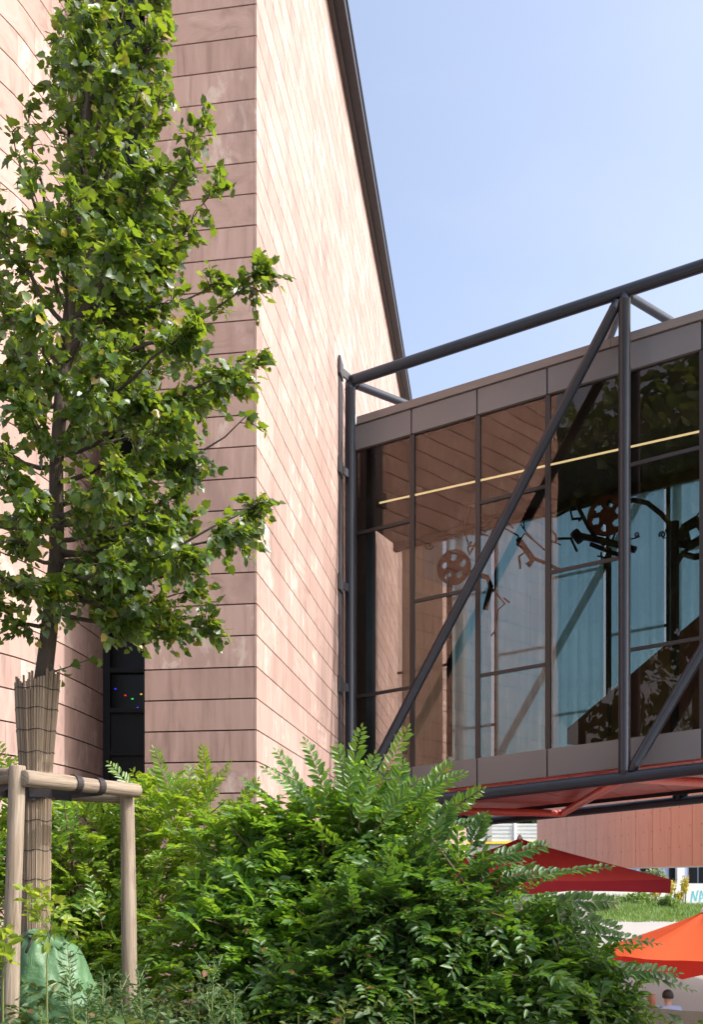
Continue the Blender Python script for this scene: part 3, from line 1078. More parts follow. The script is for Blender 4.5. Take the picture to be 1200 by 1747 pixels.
# low building and painted wall below the overpass
YB = 100.0
db = thing('distant_building', 'low building with dark windows and a white column under the overpass', 'building', (34, YB, -1))
pa, pb = P(1090, 1512, YB), P(1330, 1470, YB)
zt = pb.z + 1.0
MB().box(((pa.x + pb.x) / 2, YB + 4, (pa.z + zt) / 2), ((pb.x - pa.x) / 2, 0, 0), (0, 3.6, 0), (0, 0, (zt - pa.z) / 2)).build('wall', M['blue_wall'], db)
for (xa, xb) in ((1144, 1154), (1178, 1192), (1195, 1215), (1220, 1245), (1095, 1125)):
    a, b = P(xa, 1506, YB), P(xb, 1476, YB)
    w_ = MB().box(((a.x + b.x) / 2, YB + 0.35, (a.z + b.z) / 2), ((b.x - a.x) / 2, 0, 0), (0, 0.06, 0), (0, 0, (b.z - a.z) / 2)).build('window', M['dark_glass'], db)
for (xa, xb) in ((1154, 1166), (1250, 1262)):
    a, b = P(xa, 1508, YB), P(xb, 1474, YB)
    MB().box(((a.x + b.x) / 2, YB - 0.1, (a.z + zt) / 2), ((b.x - a.x) / 2, 0, 0), (0, 0.3, 0), (0, 0, (zt - a.z) / 2)).build('column', M['white_wall'], db)
YG = 97.0
gw = thing('graffiti_wall', 'long white wall with cyan and purple graffiti beyond the grassy bank', 'wall', (30, YG, -1))
a, b = P(1000, 1549, YG), P(1330, 1507, YG)
MB().box(((a.x + b.x) / 2, YG + 0.3, (a.z + b.z) / 2), ((b.x - a.x) / 2, 0, 0), (0, 0.3, 0), (0, 0, (b.z - a.z) / 2)).build('wall', M['white_wall'], gw)
a2, b2 = P(1000, 1566, YG), P(1330, 1549, YG)
MB().box(((a2.x + b2.x) / 2, YG + 0.5, (a2.z + b2.z) / 2 - 0.3), ((b2.x - a2.x) / 2, 0, 0), (0, 0.3, 0), (0, 0, (b2.z - a2.z) / 2 + 0.3)).build('plinth', M['grey_concrete'], gw)


def strokes(lines, Y, r, mat, parent, name='graffiti'):
    m = MB()
    for ln in lines:
        for i in range(len(ln) - 1):
            p, q = P(ln[i][0], ln[i][1], Y), P(ln[i + 1][0], ln[i + 1][1], Y)
            m.bar(p, q, 0.03, r, up=(0, 0, 1) if abs((q - p).x) > 0.02 else (1, 0, 0))
    return m.build(name, M[mat], parent)


strokes([[(1180, 1540), (1183, 1520), (1188, 1536), (1192, 1518)], [(1194, 1540), (1197, 1519), (1202, 1530), (1195, 1533)], [(1204, 1519), (1204, 1538), (1210, 1538)], [(1150, 1536), (1152, 1524), (1158, 1530)], [(1176, 1546), (1215, 1543)]], YG - 0.02, 0.1, 'cyan', gw)
strokes([[(1168, 1562), (1169, 1552), (1174, 1553), (1174, 1557), (1169, 1558)], [(1177, 1552), (1177, 1560), (1182, 1560), (1182, 1552)], [(1185, 1561), (1185, 1552), (1188, 1557), (1191, 1552), (1191, 1561)], [(1145, 1561), (1146, 1554), (1152, 1553), (1153, 1560)]], YG + 0.17, 0.14, 'purple', gw)


# ------------------------------------------------------------------ foliage tools
def unit(a):
    return a / np.maximum(np.linalg.norm(a, axis=-1, keepdims=True), 1e-9)


def frond_mesh(p0, d, L, nleaf, ls, droop, jit=0.18, wid=0.2, up=None):
    """rows of leaflets along both sides of curved stalks; returns leaf verts/quads and stalk verts/quads"""
    N = len(p0)
    d = unit(d)
    upv = np.tile(np.array([0, 0, 1.0]), (N, 1)) if up is None else up
    upv = unit(upv + rng.normal(0, 0.25, (N, 3)))
    j = np.arange(nleaf)
    s = (0.10 + 0.9 * (j + 0.5) / nleaf)[None, :, None]
    dz = np.array([0, 0, -1.0])[None, None, :]
    Lc, kc = L[:, None, None], droop[:, None, None]
    pos = p0[:, None, :] + d[:, None, :] * Lc * s + dz * Lc * kc * s * s
    tan = unit(d[:, None, :] + dz * 2 * kc * s)
    side = unit(np.cross(tan, upv[:, None, :]))
    nrm = np.cross(side, tan)
    sg = np.where(j % 2 == 0, 1.0, -1.0)[None, :, None]
    ldir = unit(tan * 0.62 + side * sg * 0.85 + nrm * 0.1 + rng.normal(0, jit, pos.shape))
    ldir[:, -1, :] = unit(tan[:, -1, :] + 0.15 * ldir[:, -1, :])
    ln = unit(nrm + rng.normal(0, jit * 1.6, pos.shape))
    lx = unit(np.cross(ldir, ln))
    ln = np.cross(lx, ldir)
    prof = (0.62 + 0.5 * np.sin(np.pi * np.clip(s, 0, 1) ** 0.8)) * (1 - 0.25 * (s > 0.93))
    l = ls[:, None, None] * prof * rng.uniform(0.8, 1.15, (N, nleaf, 1))
    w = l * wid
    b = pos
    f = 0.10 * l
    r1 = b + ldir * l * 0.34 + lx * w + ln * f
    r2 = b + ldir * l * 0.70 + lx * w * 0.78 + ln * f * 0.6
    tp = b + ldir * l - ln * f * 1.2
    l1 = b + ldir * l * 0.34 - lx * w + ln * f
    l2 = b + ldir * l * 0.70 - lx * w * 0.78 + ln * f * 0.6
    V = np.stack([b, r1, r2, tp, l2, l1], 2).reshape(-1, 3)
    o = np.arange(N * nleaf)[:, None] * 6
    Q = np.concatenate([o + np.array([0, 1, 2, 3]), o + np.array([0, 3, 4, 5])])
    # stalks: three-sided tapering tubes
    ns = 5
    ss = np.linspace(0, 1, ns)[None, :, None]
    c = p0[:, None, :] + d[:, None, :] * Lc * ss + dz * Lc * kc * ss * ss
    tt = unit(d[:, None, :] + dz * 2 * kc * ss)
    sa = unit(np.cross(tt, upv[:, None, :]))
    sb = np.cross(sa, tt)
    rad = (0.0035 * (1 - 0.7 * ss))
    ring = [c + (sa * math.cos(a) + sb * math.sin(a)) * rad for a in (0, 2.09, 4.19)]
    SV = np.stack(ring, 2).reshape(-1, 3)
    SQ = []
    o = np.arange(N)[:, None] * ns * 3
    for i in range(ns - 1):
        for k in range(3):
            k2 = (k + 1) % 3
            SQ.append(o + np.array([i * 3 + k, i * 3 + k2, (i + 1) * 3 + k2, (i + 1) * 3 + k]))
    return V, Q, SV, np.concatenate(SQ)


def join(parts):
    V, Q, o = [], [], 0
    for v, q in parts:
        V.append(v)
        Q.append(q + o)
        o += len(v)
    return np.concatenate(V), np.concatenate(Q)


def in_ellipsoids(lobes, n, shell=0.55):
    """sample points in pixel-placed ellipsoids (px,py,Y,rx,rz,ry in metres); outward directions too"""
    vol = np.array([l[3] * l[4] * l[5] for l in lobes]) ** 0.75
    pick = rng.choice(len(lobes), n, p=vol / vol.sum())
    dirs = unit(rng.normal(0, 1, (n, 3)))
    rad = shell + (1 - shell) * rng.uniform(0, 1, n) ** 0.7
    deep = rng.uniform(0, 1, n) < 0.25
    rad[deep] *= rng.uniform(0.3, 1, deep.sum())
    C = np.array([P(l[0], l[1], l[2])[:] for l in lobes])[pick]
    R = np.array([(l[3], l[5], l[4]) for l in lobes])[pick]
    return C + dirs * R * rad[:, None], dirs, C


def shrub(name, label, lobes, n, leaf, ls, L, leaders=(), nleaf=17, base=None, wid=0.2, bias=(0, 0, 0.45), droop=(0.1, 0.5)):
    lc = P(lobes[0][0], lobes[0][1], lobes[0][2])
    root_xy = base or (lc.x, lc.y)
    rz = float(gz(root_xy[0], root_xy[1]))
    th = thing(name, label, 'shrub', (root_xy[0], root_xy[1], rz))
    p, d, C = in_ellipsoids(lobes, n)
    Ls = rng.uniform(L[0], L[1], n)
    dr = unit(d * np.array([1, 1, 0.6]) + np.array(bias) + rng.normal(0, 0.45, (n, 3)))
    p0 = p - dr * Ls[:, None] * 0.6
    p0[:, 2] = np.maximum(p0[:, 2], gz(p0[:, 0], p0[:, 1]) + 0.04)
    v, q, sv, sq = frond_mesh(p0, dr, Ls, nleaf, rng.uniform(ls[0], ls[1], n), rng.uniform(droop[0], droop[1], n), wid=wid)
    LP, SP = [(v, q)], [(sv, sq)]
    if leaders:
        a = np.array([P(l[0], l[1], l[4])[:] for l in leaders])
        b = np.array([P(l[2], l[3], l[4] + (l[5] if len(l) > 5 else 0))[:] for l in leaders])
        k = np.array([l[6] if len(l) > 6 else 0.18 for l in leaders])
        LL = np.linalg.norm(b - a, axis=1)
        dd = (b - a) / LL[:, None] + np.array([0, 0, 1.0]) * k[:, None]
        nn = 28
        upv = np.tile(np.array([0.15, -0.75, 0.6]), (len(a), 1))
        v, q, sv, sq = frond_mesh(a, dd, LL * np.linalg.norm(dd, axis=1), nn, np.full(len(a), ls[1] * 0.82), k / np.linalg.norm(dd, axis=1), 0.12, wid, upv)
        LP.append((v, q)); SP.append((sv, sq))
    V, Q = join(LP)
    mesh_np('foliage', V, [Q], leaf, th)
    # main stems from the root up into the lobes
    m = MB()
    ctr = Vector((root_xy[0], root_xy[1], rz))
    for l in lobes:
        c = P(l[0], l[1], l[2])
        for k in range(4):
            tip = c + Vector((random.uniform(-1, 1) * l[3] * .7, random.uniform(-1, 1) * l[5] * .7, random.uniform(0.1, .8) * l[4]))
            mid = (ctr + tip) / 2 + Vector((random.uniform(-.15, .15), random.uniform(-.15, .15), 0.25))
            b0 = Vector((c.x * .5 + ctr.x * .5 + random.uniform(-.2, .2), c.y * .5 + ctr.y * .5 + random.uniform(-.2, .2), 0))
            b0.z = float(gz(b0.x, b0.y)) - 0.03
            m.tube([b0, (b0 + mid) / 2 + Vector((0, 0, .1)), mid, tip], [0.018, 0.014, 0.010, 0.004], 5)
    SVm = np.array(m.v); SQm = [f for f in m.f if len(f) == 4]
    V, Q = join(SP + [(SVm, np.array(SQm))])
    mesh_np('stem', V, [Q], M['twig'], th)
    return th


# ------------------------------------------------------------------ the shrubs
shrub('leafy_shrub', 'sunlit bright green shrub with small leaflets behind the timber stakes',
      [(110, 1480, 8.6, 0.75, 0.75, 0.6), (300, 1440, 8.6, 0.75, 0.72, 0.6), (-30, 1420, 8.8, 0.7, 0.75, 0.5), (230, 1600, 8.2, 0.8, 0.6, 0.6), (60, 1640, 8.4, 0.8, 0.6, 0.5)],
      1050, M['shrub_leaf_lit'], (0.07, 0.10), (0.34, 0.62),
      [(260, 1400, 185, 1300, 8.3), (300, 1390, 262, 1275, 8.3), (360, 1380, 345, 1272, 8.3), (330, 1400, 395, 1300, 8.2), (40, 1400, -5, 1265, 8.4), (60, 1420, 20, 1340, 8.3), (400, 1400, 440, 1330, 8.2), (120, 1420, 100, 1350, 8.3)], base=(-2.3, 8.7))
shrub('leafy_shrub', 'tall green shrub with arching feathery shoots in front of the footbridge corner',
      [(520, 1450, 7.6, 0.62, 0.60, 0.55), (640, 1440, 7.5, 0.6, 0.60, 0.5), (430, 1480, 7.5, 0.55, 0.55, 0.5), (420, 1610, 7.2, 0.75, 0.55, 0.55), (560, 1620, 7.2, 0.7, 0.55, 0.5)],
      1150, M['shrub_half_lit'], (0.075, 0.105), (0.36, 0.66),
      [(570, 1400, 520, 1262, 7.3), (590, 1380, 618, 1240, 7.2), (630, 1390, 698, 1240, 7.2), (660, 1400, 690, 1300, 7.1), (690, 1380, 795, 1318, 7.1), (640, 1420, 715, 1330, 7.0), (560, 1400, 450, 1310, 7.3), (540, 1400, 470, 1280, 7.4), (500, 1410, 415, 1330, 7.3), (610, 1420, 640, 1285, 7.0), (700, 1390, 770, 1300, 7.2), (600, 1400, 575, 1270, 7.2), (720, 1420, 825, 1345, 7.1, 0, .1)], base=(-0.2, 7.6), wid=0.21)
shrub('leafy_shrub', 'shaded green shrub with long leaf sprays spreading towards the parasols',
      [(740, 1530, 6.7, 0.60, 0.52, 0.5), (880, 1600, 6.8, 0.50, 0.42, 0.5), (680, 1560, 6.6, 0.55, 0.5, 0.5), (970, 1660, 6.9, 0.50, 0.34, 0.5), (640, 1680, 6.5, 0.7, 0.45, 0.5), (820, 1680, 6.5, 0.7, 0.45, 0.5), (1020, 1712, 7.0, 0.36, 0.26, 0.4), (500, 1710, 6.6, 0.5, 0.35, 0.4)],
      1500, M['shrub_shaded'], (0.07, 0.10), (0.32, 0.6),
      [(800, 1450, 830, 1390, 6.5), (830, 1470, 935, 1442, 6.4, 0, .08), (900, 1500, 1045, 1478, 6.4, 0, .08), (840, 1500, 960, 1490, 6.5, 0, .1), (950, 1590, 1125, 1610, 6.5, 0, .08), (1000, 1640, 1185, 1690, 6.6, 0, .1), (960, 1560, 1060, 1590, 6.5, 0, .1), (1020, 1660, 1160, 1660, 6.6, 0, .12), (740, 1440, 770, 1370, 6.6), (700, 1440, 815, 1400, 6.6, 0, .12), (930, 1540, 1050, 1540, 6.5, 0, .1)],
      base=(0.9, 6.7), wid=0.21)


# ------------------------------------------------------------------ young tree with its stakes
TY = 6.0
tree = thing('young_tree', 'young broadleaf tree with a reed-wrapped trunk in front of the museum', 'tree', (P(60, 1900, TY).x, TY, float(gz(-1.9, TY))))
trunk_px = [(58, 1830), (60, 1580), (62, 1250), (80, 1110), (97, 950), (96, 800), (106, 640), (124, 480), (142, 300), (160, 100), (178, -150), (190, -330)]
trunk_r = [0.085, 0.075, 0.062, 0.052, 0.047, 0.043, 0.038, 0.032, 0.026, 0.02, 0.012, 0.005]
tp = [P(a, b, TY) for a, b in trunk_px]
tp[0].z = float(gz(tp[0].x, TY)) - 0.05
MB().tube(tp, trunk_r, 12).build('trunk', M['bark'], tree, True)


def on_trunk(py):
    for i in range(len(trunk_px) - 1):
        y0, y1 = trunk_px[i][1], trunk_px[i + 1][1]
        if y1 <= py <= y0:
            k = (py - y0) / (y1 - y0)
            return tp[i].lerp(tp[i + 1], k)
    return tp[-1].copy()


# branches: start row on the trunk, tip column, tip row, tip depth offset, bow
BR = [(640, 476, 470, -.1), (760, 472, 610, .1), (860, 442, 720, -.3), (980, 465, 860, .05), (960, 440, 900, .4), (1040, 380, 1065, -.15), (1000, 300, 1060, .35),
      (560, 375, 215, -.1), (600, 392, 320, .3), (470, 280, 150, .2), (430, 262, 60, -.3), (330, 275, -40, .1), (300, 235, -120, -.2), (880, 330, 960, -.5), (760, 380, 680, .6), (720, 340, 560, -.7),
      (620, -70, 420, .1), (700, -90, 560, -.3), (560, -40, 280, .3), (800, -90, 700, .2), (900, -80, 860, -.2), (1000, -30, 960, .25), (1060, 5, 1040, -.2), (850, -20, 760, -.8), (680, 0, 480, .8), (480, 20, 230, -.2), (500, 45, 190, .4),
      (620, 200, 430, -.9), (760, 180, 600, -.95), (880, 200, 800, -.9), (980, 190, 960, -.7), (640, 170, 450, .9), (780, 230, 640, .9), (900, 260, 800, .8), (1000, 90, 1000, -.5), (980, 40, 1000, .4),
      (400, 105, 40, .5), (420, 205, 120, -.5), (380, 150, 20, -.4), (260, 130, -120, .3), (480, 160, 200, .7), (560, 260, 300, -.5), (600, 120, 330, -.8), (700, 270, 440, .5), (820, 300, 720, -.6), (540, 60, 330, -.6), (1010, 350, 1010, .2), (1000, 330, 960, .3), (940, 250, 900, -.5), (920, 300, 840, .2), (960, 430, 905, -.3), (1020, 200, 985, .6), (950, 350, 880, .6), (860, 280, 760, .4), (780, 250, 680, -.3), (560, 230, 420, .4), (480, 240, 330, -.4), (1000, 240, 1040, -.3), (700, 420, 640, -.3), (540, 400, 480, .2), (660, 330, 600, .7), (620, 310, 300, .1), (960, 30, 900, .5), (760, 20, 640, .6), (660, 60, 540, -.9), (780, 50, 700, -.7), (900, 60, 860, -.7)]
leafP, leafD = [], []
m = MB()
tw_paths = []
for (sy, tx, ty, dy) in BR:
    if tx > 330: tx -= 26
    a = on_trunk(sy)
    b = P(tx, ty, TY + dy)
    mid = (a + b) / 2 + Vector((0, 0, -0.12)) + Vector((b.x - a.x, b.y - a.y, 0)) * 0.08
    n = 9
    pts = []
    for k in range(n):
        t = k / (n - 1)
        p = a * (1 - t) ** 2 + mid * 2 * t * (1 - t) + b * t * t
        p += Vector((math.sin(k * 2.1 + sy), math.cos(k * 1.7 + tx), math.sin(k * 1.3 + ty))) * 0.012
        pts.append(p)
    Lb = (b - a).length
    m.tube(pts, [max(0.003, 0.017 * (1 - k / (n - 1) * 0.85)) for k in range(n)], 6)
    sparse = (tx < 100 and ty < 260)
    # twigs
    nt = int(Lb * (44 if not sparse else 7)) + 6
    cl = [random.uniform(0.25, 1.0) for _ in range(max(3, int(Lb * 5)))] + [0.95]
    for q in range(nt):
        t = min(1.0, max(0.15, random.choice(cl) + random.gauss(0, 0.05)))
        k = t * (n - 1)
        i = min(int(k), n - 2)
        p = pts[i].lerp(pts[i + 1], k - i)
        dirb = (pts[i + 1] - pts[i]).normalized()
        dv = (dirb * 0.6 + Vector((random.gauss(0, .6), random.gauss(0, .6), random.gauss(0.05, .5)))).normalized()
        Lt = random.uniform(0.07, 0.22) * (1.15 - 0.4 * t)
        e = p + dv * Lt + Vector((0, 0, -0.25 * Lt))
        m.tube([p, p.lerp(e, .5) + Vector((0, 0, .015)), e], [0.0035, 0.0028, 0.0015], 3, False)
        nl = max(2, int(Lt / 0.017))
        for w_ in range(nl):
            s = (w_ + 1) / nl
            leafP.append(p.lerp(e, s))
            leafD.append(dv + Vector((random.gauss(0, .7), random.gauss(0, .7), random.gauss(-.5, .4))))
    for w_ in range(5):
        leafP.append(b + Vector((random.gauss(0, .02), random.gauss(0, .02), random.gauss(0, .02))))
        leafD.append((b - a).normalized() + Vector((random.gauss(0, .6), random.gauss(0, .6), random.gauss(-.3, .4))))
# leaves close to the trunk and the little sprout at the top of the reed mat
for k in range(380):
    py = random.uniform(-250, 1080)
    c = on_trunk(py)
    leafP.append(c + Vector((random.gauss(0, .14), random.gauss(0, .14), 0)))
    leafD.append(Vector((random.gauss(0, .8), random.gauss(0, .8), -.3)))
for (x, y) in ((105, 1140), (115, 1150), (120, 1128), (150, 1122), (165, 1130), (108, 1160), (128, 1135), (97, 1145)):
    leafP.append(P(x, y, TY - .1)); leafD.append(Vector((random.gauss(.5, .4), random.gauss(-.3, .4), -.3)))
m.tube([on_trunk(1150), P(110, 1140, TY - .08), P(160, 1122, TY - .1)], [0.005, 0.004, 0.002], 4, False)
m.build('branch', M['bark'], tree)


def broad_leaves(pts, dirs, size, name, mat, parent, flat=0.55):
    n = len(pts)
    p = np.array([v[:] for v in pts]) if not isinstance(pts, np.ndarray) else pts
    d = unit(np.array([v[:] for v in dirs]) if not isinstance(dirs, np.ndarray) else dirs)
    nz = unit(np.array([0, 0, 1.0]) * flat + rng.normal(0, 0.55, (n, 3)) + np.array([0.22, -0.22, 0]))
    x = unit(np.cross(d, nz))
    nn = np.cross(x, d)
    prof = [(0, 0), (.30, -.07), (.50, .19), (.43, .37), (.42, .58), (.22, .73), (0, 1.05), (0, .37), (0, .70)]
    s = size[0] + (size[1] - size[0]) * rng.uniform(0, 1, n) ** 1.3
    p = p + d * s[:, None] * 0.35                        # petiole
    fold = rng.uniform(0.05, 0.38, n)
    curl = rng.uniform(0.02, 0.30, n)
    cols = []
    idx = {}
    for k, (a, b) in enumerate(prof):
        for sg in ((1, -1) if a else (1,)):
            h = fold * abs(a) - curl * b * b + 0.05 * math.sin(7 * b + 3 * a)
            cols.append(p + (x * (sg * a) + d * b + nn * h[:, None]) * s[:, None])
            idx[(k, sg)] = len(cols) - 1
    nv = len(cols)
    V = np.stack(cols, 1).reshape(-1, 3)
    o = np.arange(n)[:, None] * nv
    def I(*ks): return o + np.array(ks)
    g = lambda k, s_: idx[(k, s_)] if prof[k][0] else idx[(k, 1)]
    F5, F3 = [], []
    for s_ in (1, -1):
        a = [g(0, s_), g(1, s_), g(2, s_), g(3, s_), g(7, s_)]
        b = [g(7, s_), g(3, s_), g(4, s_), g(5, s_), g(8, s_)]
        c = [g(8, s_), g(5, s_), g(6, s_)]
        if s_ < 0: a, b, c = a[::-1], b[::-1], c[::-1]
        F5 += [I(*a), I(*b)]
        F3.append(I(*c))
    return mesh_np(name, V, [np.concatenate(F5), np.concatenate(F3)], mat, parent)


broad_leaves(leafP, leafD, (0.027, 0.064), 'crown', M['tree_leaf'], tree)

# reed mat around the trunk
mat_ = thing('reed_mat', 'brown reed mat wrapped around the trunk of the young tree', 'reed mat', tuple(P(62, 1600, TY)))
m = MB()
for k in range(46):
    a = 2 * math.pi * k / 46
    pts = []
    top = 1150 + random.uniform(-8, 14) + 14 * (math.sin(a * 0.5) ** 4)
    for py in (1605, 1500, 1400, 1300, 1220, top):
        fl = np.interp(py, [1150, 1230, 1320, 1605], [0.128, 0.112, 0.088, 0.082])
        cx = np.interp(py, [1150, 1250, 1605], [64, 62, 60])
        c = P(float(cx), py, TY)
        r = float(fl) + random.uniform(-.003, .003)
        pts.append(c + Vector((math.cos(a) * r, math.sin(a) * r, 0)))
    m.tube(pts, random.uniform(0.0065, 0.0085), 5)
m.build('canes', M['reed'], mat_)
for py in (1178, 1212, 1248, 1285, 1322, 1400, 1450, 1500, 1550):
    fl = float(np.interp(py, [1150, 1230, 1320, 1605], [0.128, 0.112, 0.088, 0.082])) + 0.009
    c = P(float(np.interp(py, [1150, 1250, 1605], [64, 62, 60])), py, TY)
    m = MB()
    m.tube([c + Vector((math.cos(2 * math.pi * k / 30) * fl, math.sin(2 * math.pi * k / 30) * fl, .006 * math.sin(k * 1.1))) for k in range(31)], 0.0022, 4, False)
    m.build('wire', M['iron'], mat_)


# timber stakes
def log(p, q, r0, r1, n=18, seg=10):
    """round pole with rounded ends, u along / v around in its texture map"""
    p, q = Vector(p), Vector(q)
    d = (q - p).normalized()
    a = d.cross(Vector((0.3, 1, 0.2))).normalized()
    b = d.cross(a)
    L = (q - p).length
    m = MB()
    rings = []
    ts = [0, 0.004] + [k / seg for k in range(1, seg)] + [0.996, 1]
    for t in ts:
        r = (r0 + (r1 - r0) * t) * (0.9 if t in (0, 1) else 1) * (1 + 0.025 * math.sin(t * 9 + p.x * 7))
        rings.append((t, [p + d * (L * t) + (a * math.cos(2 * math.pi * k / n) + b * math.sin(2 * math.pi * k / n)) * r * (1 + .02 * math.sin(3 * k + t * 4)) for k in range(n)]))
    vs = [v for _, r in rings for v in r]
    fs, uvs = [], []
    off = p.x * 3.1 + p.z
    for i in range(len(rings) - 1):
        for k in range(n):
            k2 = (k + 1) % n
            fs.append((i * n + k, i * n + k2, (i + 1) * n + k2, (i + 1) * n + k))
            u0, u1 = rings[i][0] * L + off, rings[i + 1][0] * L + off
            w0, w1 = 0.3 * k / n, 0.3 * (k + 1) / n
            uvs.append([(u0, w0), (u0, w1), (u1, w1), (u1, w0)])
    fs.append(tuple(reversed(range(n)))); uvs.append([(off + 0.02 * math.cos(k), 0.5 + 0.05 * math.sin(k)) for k in range(n)])
    e = (len(rings) - 1) * n
    fs.append(tuple(range(e, e + n))); uvs.append([(off + 0.02 * math.cos(k), 0.5 + 0.05 * math.sin(k)) for k in range(n)])
    m.add(vs, fs, uvs)
    return m


stk = thing('stake_frame', 'weathered timber tree stakes joined by round rails around the young tree', 'tree stakes', (-1.9, 5.8, 0.5))
ptop = [P(30, 1306, 5.5), P(217, 1346, 6.25), P(-90, 1330, 6.7)]
pbot = [P(12, 1800, 5.5), P(223, 1800, 6.25), P(-100, 1800, 6.7)]
for a, b in zip(ptop, pbot):
    b.z = float(gz(b.x, b.y)) - 0.1
    log(b, a, 0.050, 0.044).build('post', M['timber'], stk, True)
ra = P(36, 1322, 5.5 - 0.03)
log(P(40, 1327, 5.46), P(235, 1349, 6.22), 0.047, 0.043).build('rail', M['timber'], stk, True)
log(P(24, 1322, 5.52), P(-95, 1334, 6.65), 0.047, 0.044).build('rail', M['timber'], stk, True)
log(P(212, 1360, 6.3), P(-85, 1346, 6.72), 0.040, 0.040).build('rail', M['timber'], stk, True)

# black straps between trunk and rails
sp_ = thing('tree_strap', 'black webbing strap looped round the front stake rail and the reed mat', 'strap', tuple(P(110, 1340, 5.8)))


def band(c, ax, r, w, mat, parent, name):
    ax = Vector(ax).normalized()
    a = ax.cross(Vector((0, 0, 1))).normalized()
    b = ax.cross(a)
    m = MB()
    n = 20
    for k in range(n):
        t0, t1 = 2 * math.pi * k / n, 2 * math.pi * (k + 1) / n
        q = []
        for rr in (r, r + 0.004):
            for t in (t0, t1):
                for s in (-w / 2, w / 2):
                    q.append(c + ax * s + (a * math.cos(t) + b * math.sin(t)) * rr)
        m.add(q, [(4, 5, 7, 6), (0, 2, 3, 1), (0, 4, 6, 2), (1, 3, 7, 5)])
    return m.build(name, mat, parent)


r0_, r1_ = P(40, 1327, 5.46), P(235, 1349, 6.22)
for k in (0.42, 0.62):
    band(r0_.lerp(r1_, k), r1_ - r0_, 0.049, 0.045, M['rope'], sp_, 'loop')


def ribbon(path, w, mat, parent, name):
    m = MB()
    vs, fs = [], []
    for p in path:
        vs += [p + Vector((0, 0, w / 2)), p - Vector((0, 0, w / 2)), p + Vector((0.004, .006, w / 2)), p + Vector((0.004, .006, -w / 2))]
    for i in range(len(path) - 1):
        a, b = i * 4, i * 4 + 4
        fs += [(a, b, b + 1, a + 1), (a + 2, a + 3, b + 3, b + 2), (a, a + 2, b + 2, b), (a + 1, b + 1, b + 3, a + 3)]
    m.add(vs, fs)
    return m.build(name, mat, parent)


tc_ = P(61, 1352, TY)
arc = [r0_.lerp(r1_, .62) + Vector((0, .05, -.02))]
for k in range(9):
    a = math.radians(20 - 25 * k)
    arc.append(tc_ + Vector((math.cos(a) * 0.115, math.sin(a) * 0.115, -0.01 + 0.02 * math.sin(k))))
arc.append(r0_.lerp(r1_, .42) + Vector((0, .05, -.03)))
ribbon(arc, 0.06, M['rope'], sp_, 'strap')
lp = [P(20, 1335, 5.6), P(-10, 1345, 5.9), P(10, 1352, 6.0), P(50, 1350, 5.88), P(90, 1352, 5.9), P(120, 1358, 5.85)]
ribbon(lp, 0.06, M['rope'], sp_, 'strap')

# green plastic sack at the foot of the tree
sk = thing('plastic_sack', 'crumpled green woven plastic sack tied at the foot of the tree', 'sack', (P(90, 1700, 5.75).x, 5.75, 0.5))
nA, nB = 72, 44
vs, fs = [], []
base_c = P(88, 1800, 5.8)
top_z, bot_z = P(88, 1586, 5.8).z, P(88, 1810, 5.8).z
for i in range(nB + 1):
    t = i / nB                                  # 0 top .. 1 bottom
    R = 0.27 * (0.38 + 0.62 * min(1, t * 2.1) ** 0.6)
    z = top_z + (bot_z - top_z) * t
    for k in range(nA):
        a = 2 * math.pi * k / nA
        q = Vector((math.cos(a), math.sin(a), t * 2.2))
        big = noise.noise(q * 1.5 + Vector((3, 1, 7))) * 0.28
        fold = (0.5 - abs(noise.noise(q * 3.1 + Vector((9, 2, 4))))) * 0.16
        fine = (0.5 - abs(noise.noise(Vector((q.x * 6, q.y * 6, q.z * 4))))) * 0.06
        r = R * (1 + big + fold + fine)
        vs.append(Vector((base_c.x - 0.03 * (1 - t) + math.cos(a) * r, base_c.y + math.sin(a) * r * .8, z - 0.05 * (1 - t) * (1 + math.cos(a + .6)) + noise.noise(q * 2.3) * 0.05 * (1 - t))))
for i in range(nB):
    for k in range(nA):
        k2 = (k + 1) % nA
        fs.append((i * nA + k, i * nA + k2, (i + 1) * nA + k2, (i + 1) * nA + k))
fs.append(tuple(range(nA)))
so = MB().add(vs, fs).build('sack_body', M['tarp'], sk, True)
m = MB()
m.tube([P(34, 1612, 5.53), P(38, 1600, 5.53), P(48, 1592, 5.55), P(58, 1594, 5.55), P(44, 1625, 5.5)], 0.008, 6)
m.build('cord', M['rope'], sk, True)

# ------------------------------------------------------------------ foreground plants
# low ground cover: thousands of small leaves
n = 2600
x = rng.uniform(-2.6, 2.2, n); y = rng.uniform(3.6, 6.6, n)
keep = (x < -0.75) | (rng.uniform(0, 1, n) < 0.07)
x, y = x[keep], y[keep]
hgt = 0.16 + 0.22 * (np.sin(x * 3.1 + 1) * np.cos(y * 2.3) * .5 + .5) * np.where(x < -0.9, 1.75, .9)
p0 = np.stack([x, y, gz(x, y) + hgt * rng.uniform(.3, 1.0, len(x))], 1)
d = np.stack([rng.normal(0, .7, len(x)), rng.normal(-.2, .7, len(x)), rng.uniform(.1, .7, len(x))], 1)
v, q, sv, sq = frond_mesh(p0, d, rng.uniform(.08, .2, len(x)), 5, rng.uniform(.05, .075, len(x)), rng.uniform(.2, .6, len(x)), .3, .26)
gc = mesh_np('ground_cover', v, [q], M['cover_leaf'])
tag(gc, 'low leafy ground cover with some red leaves at the foot of the tree', 'ground cover', kind='stuff')
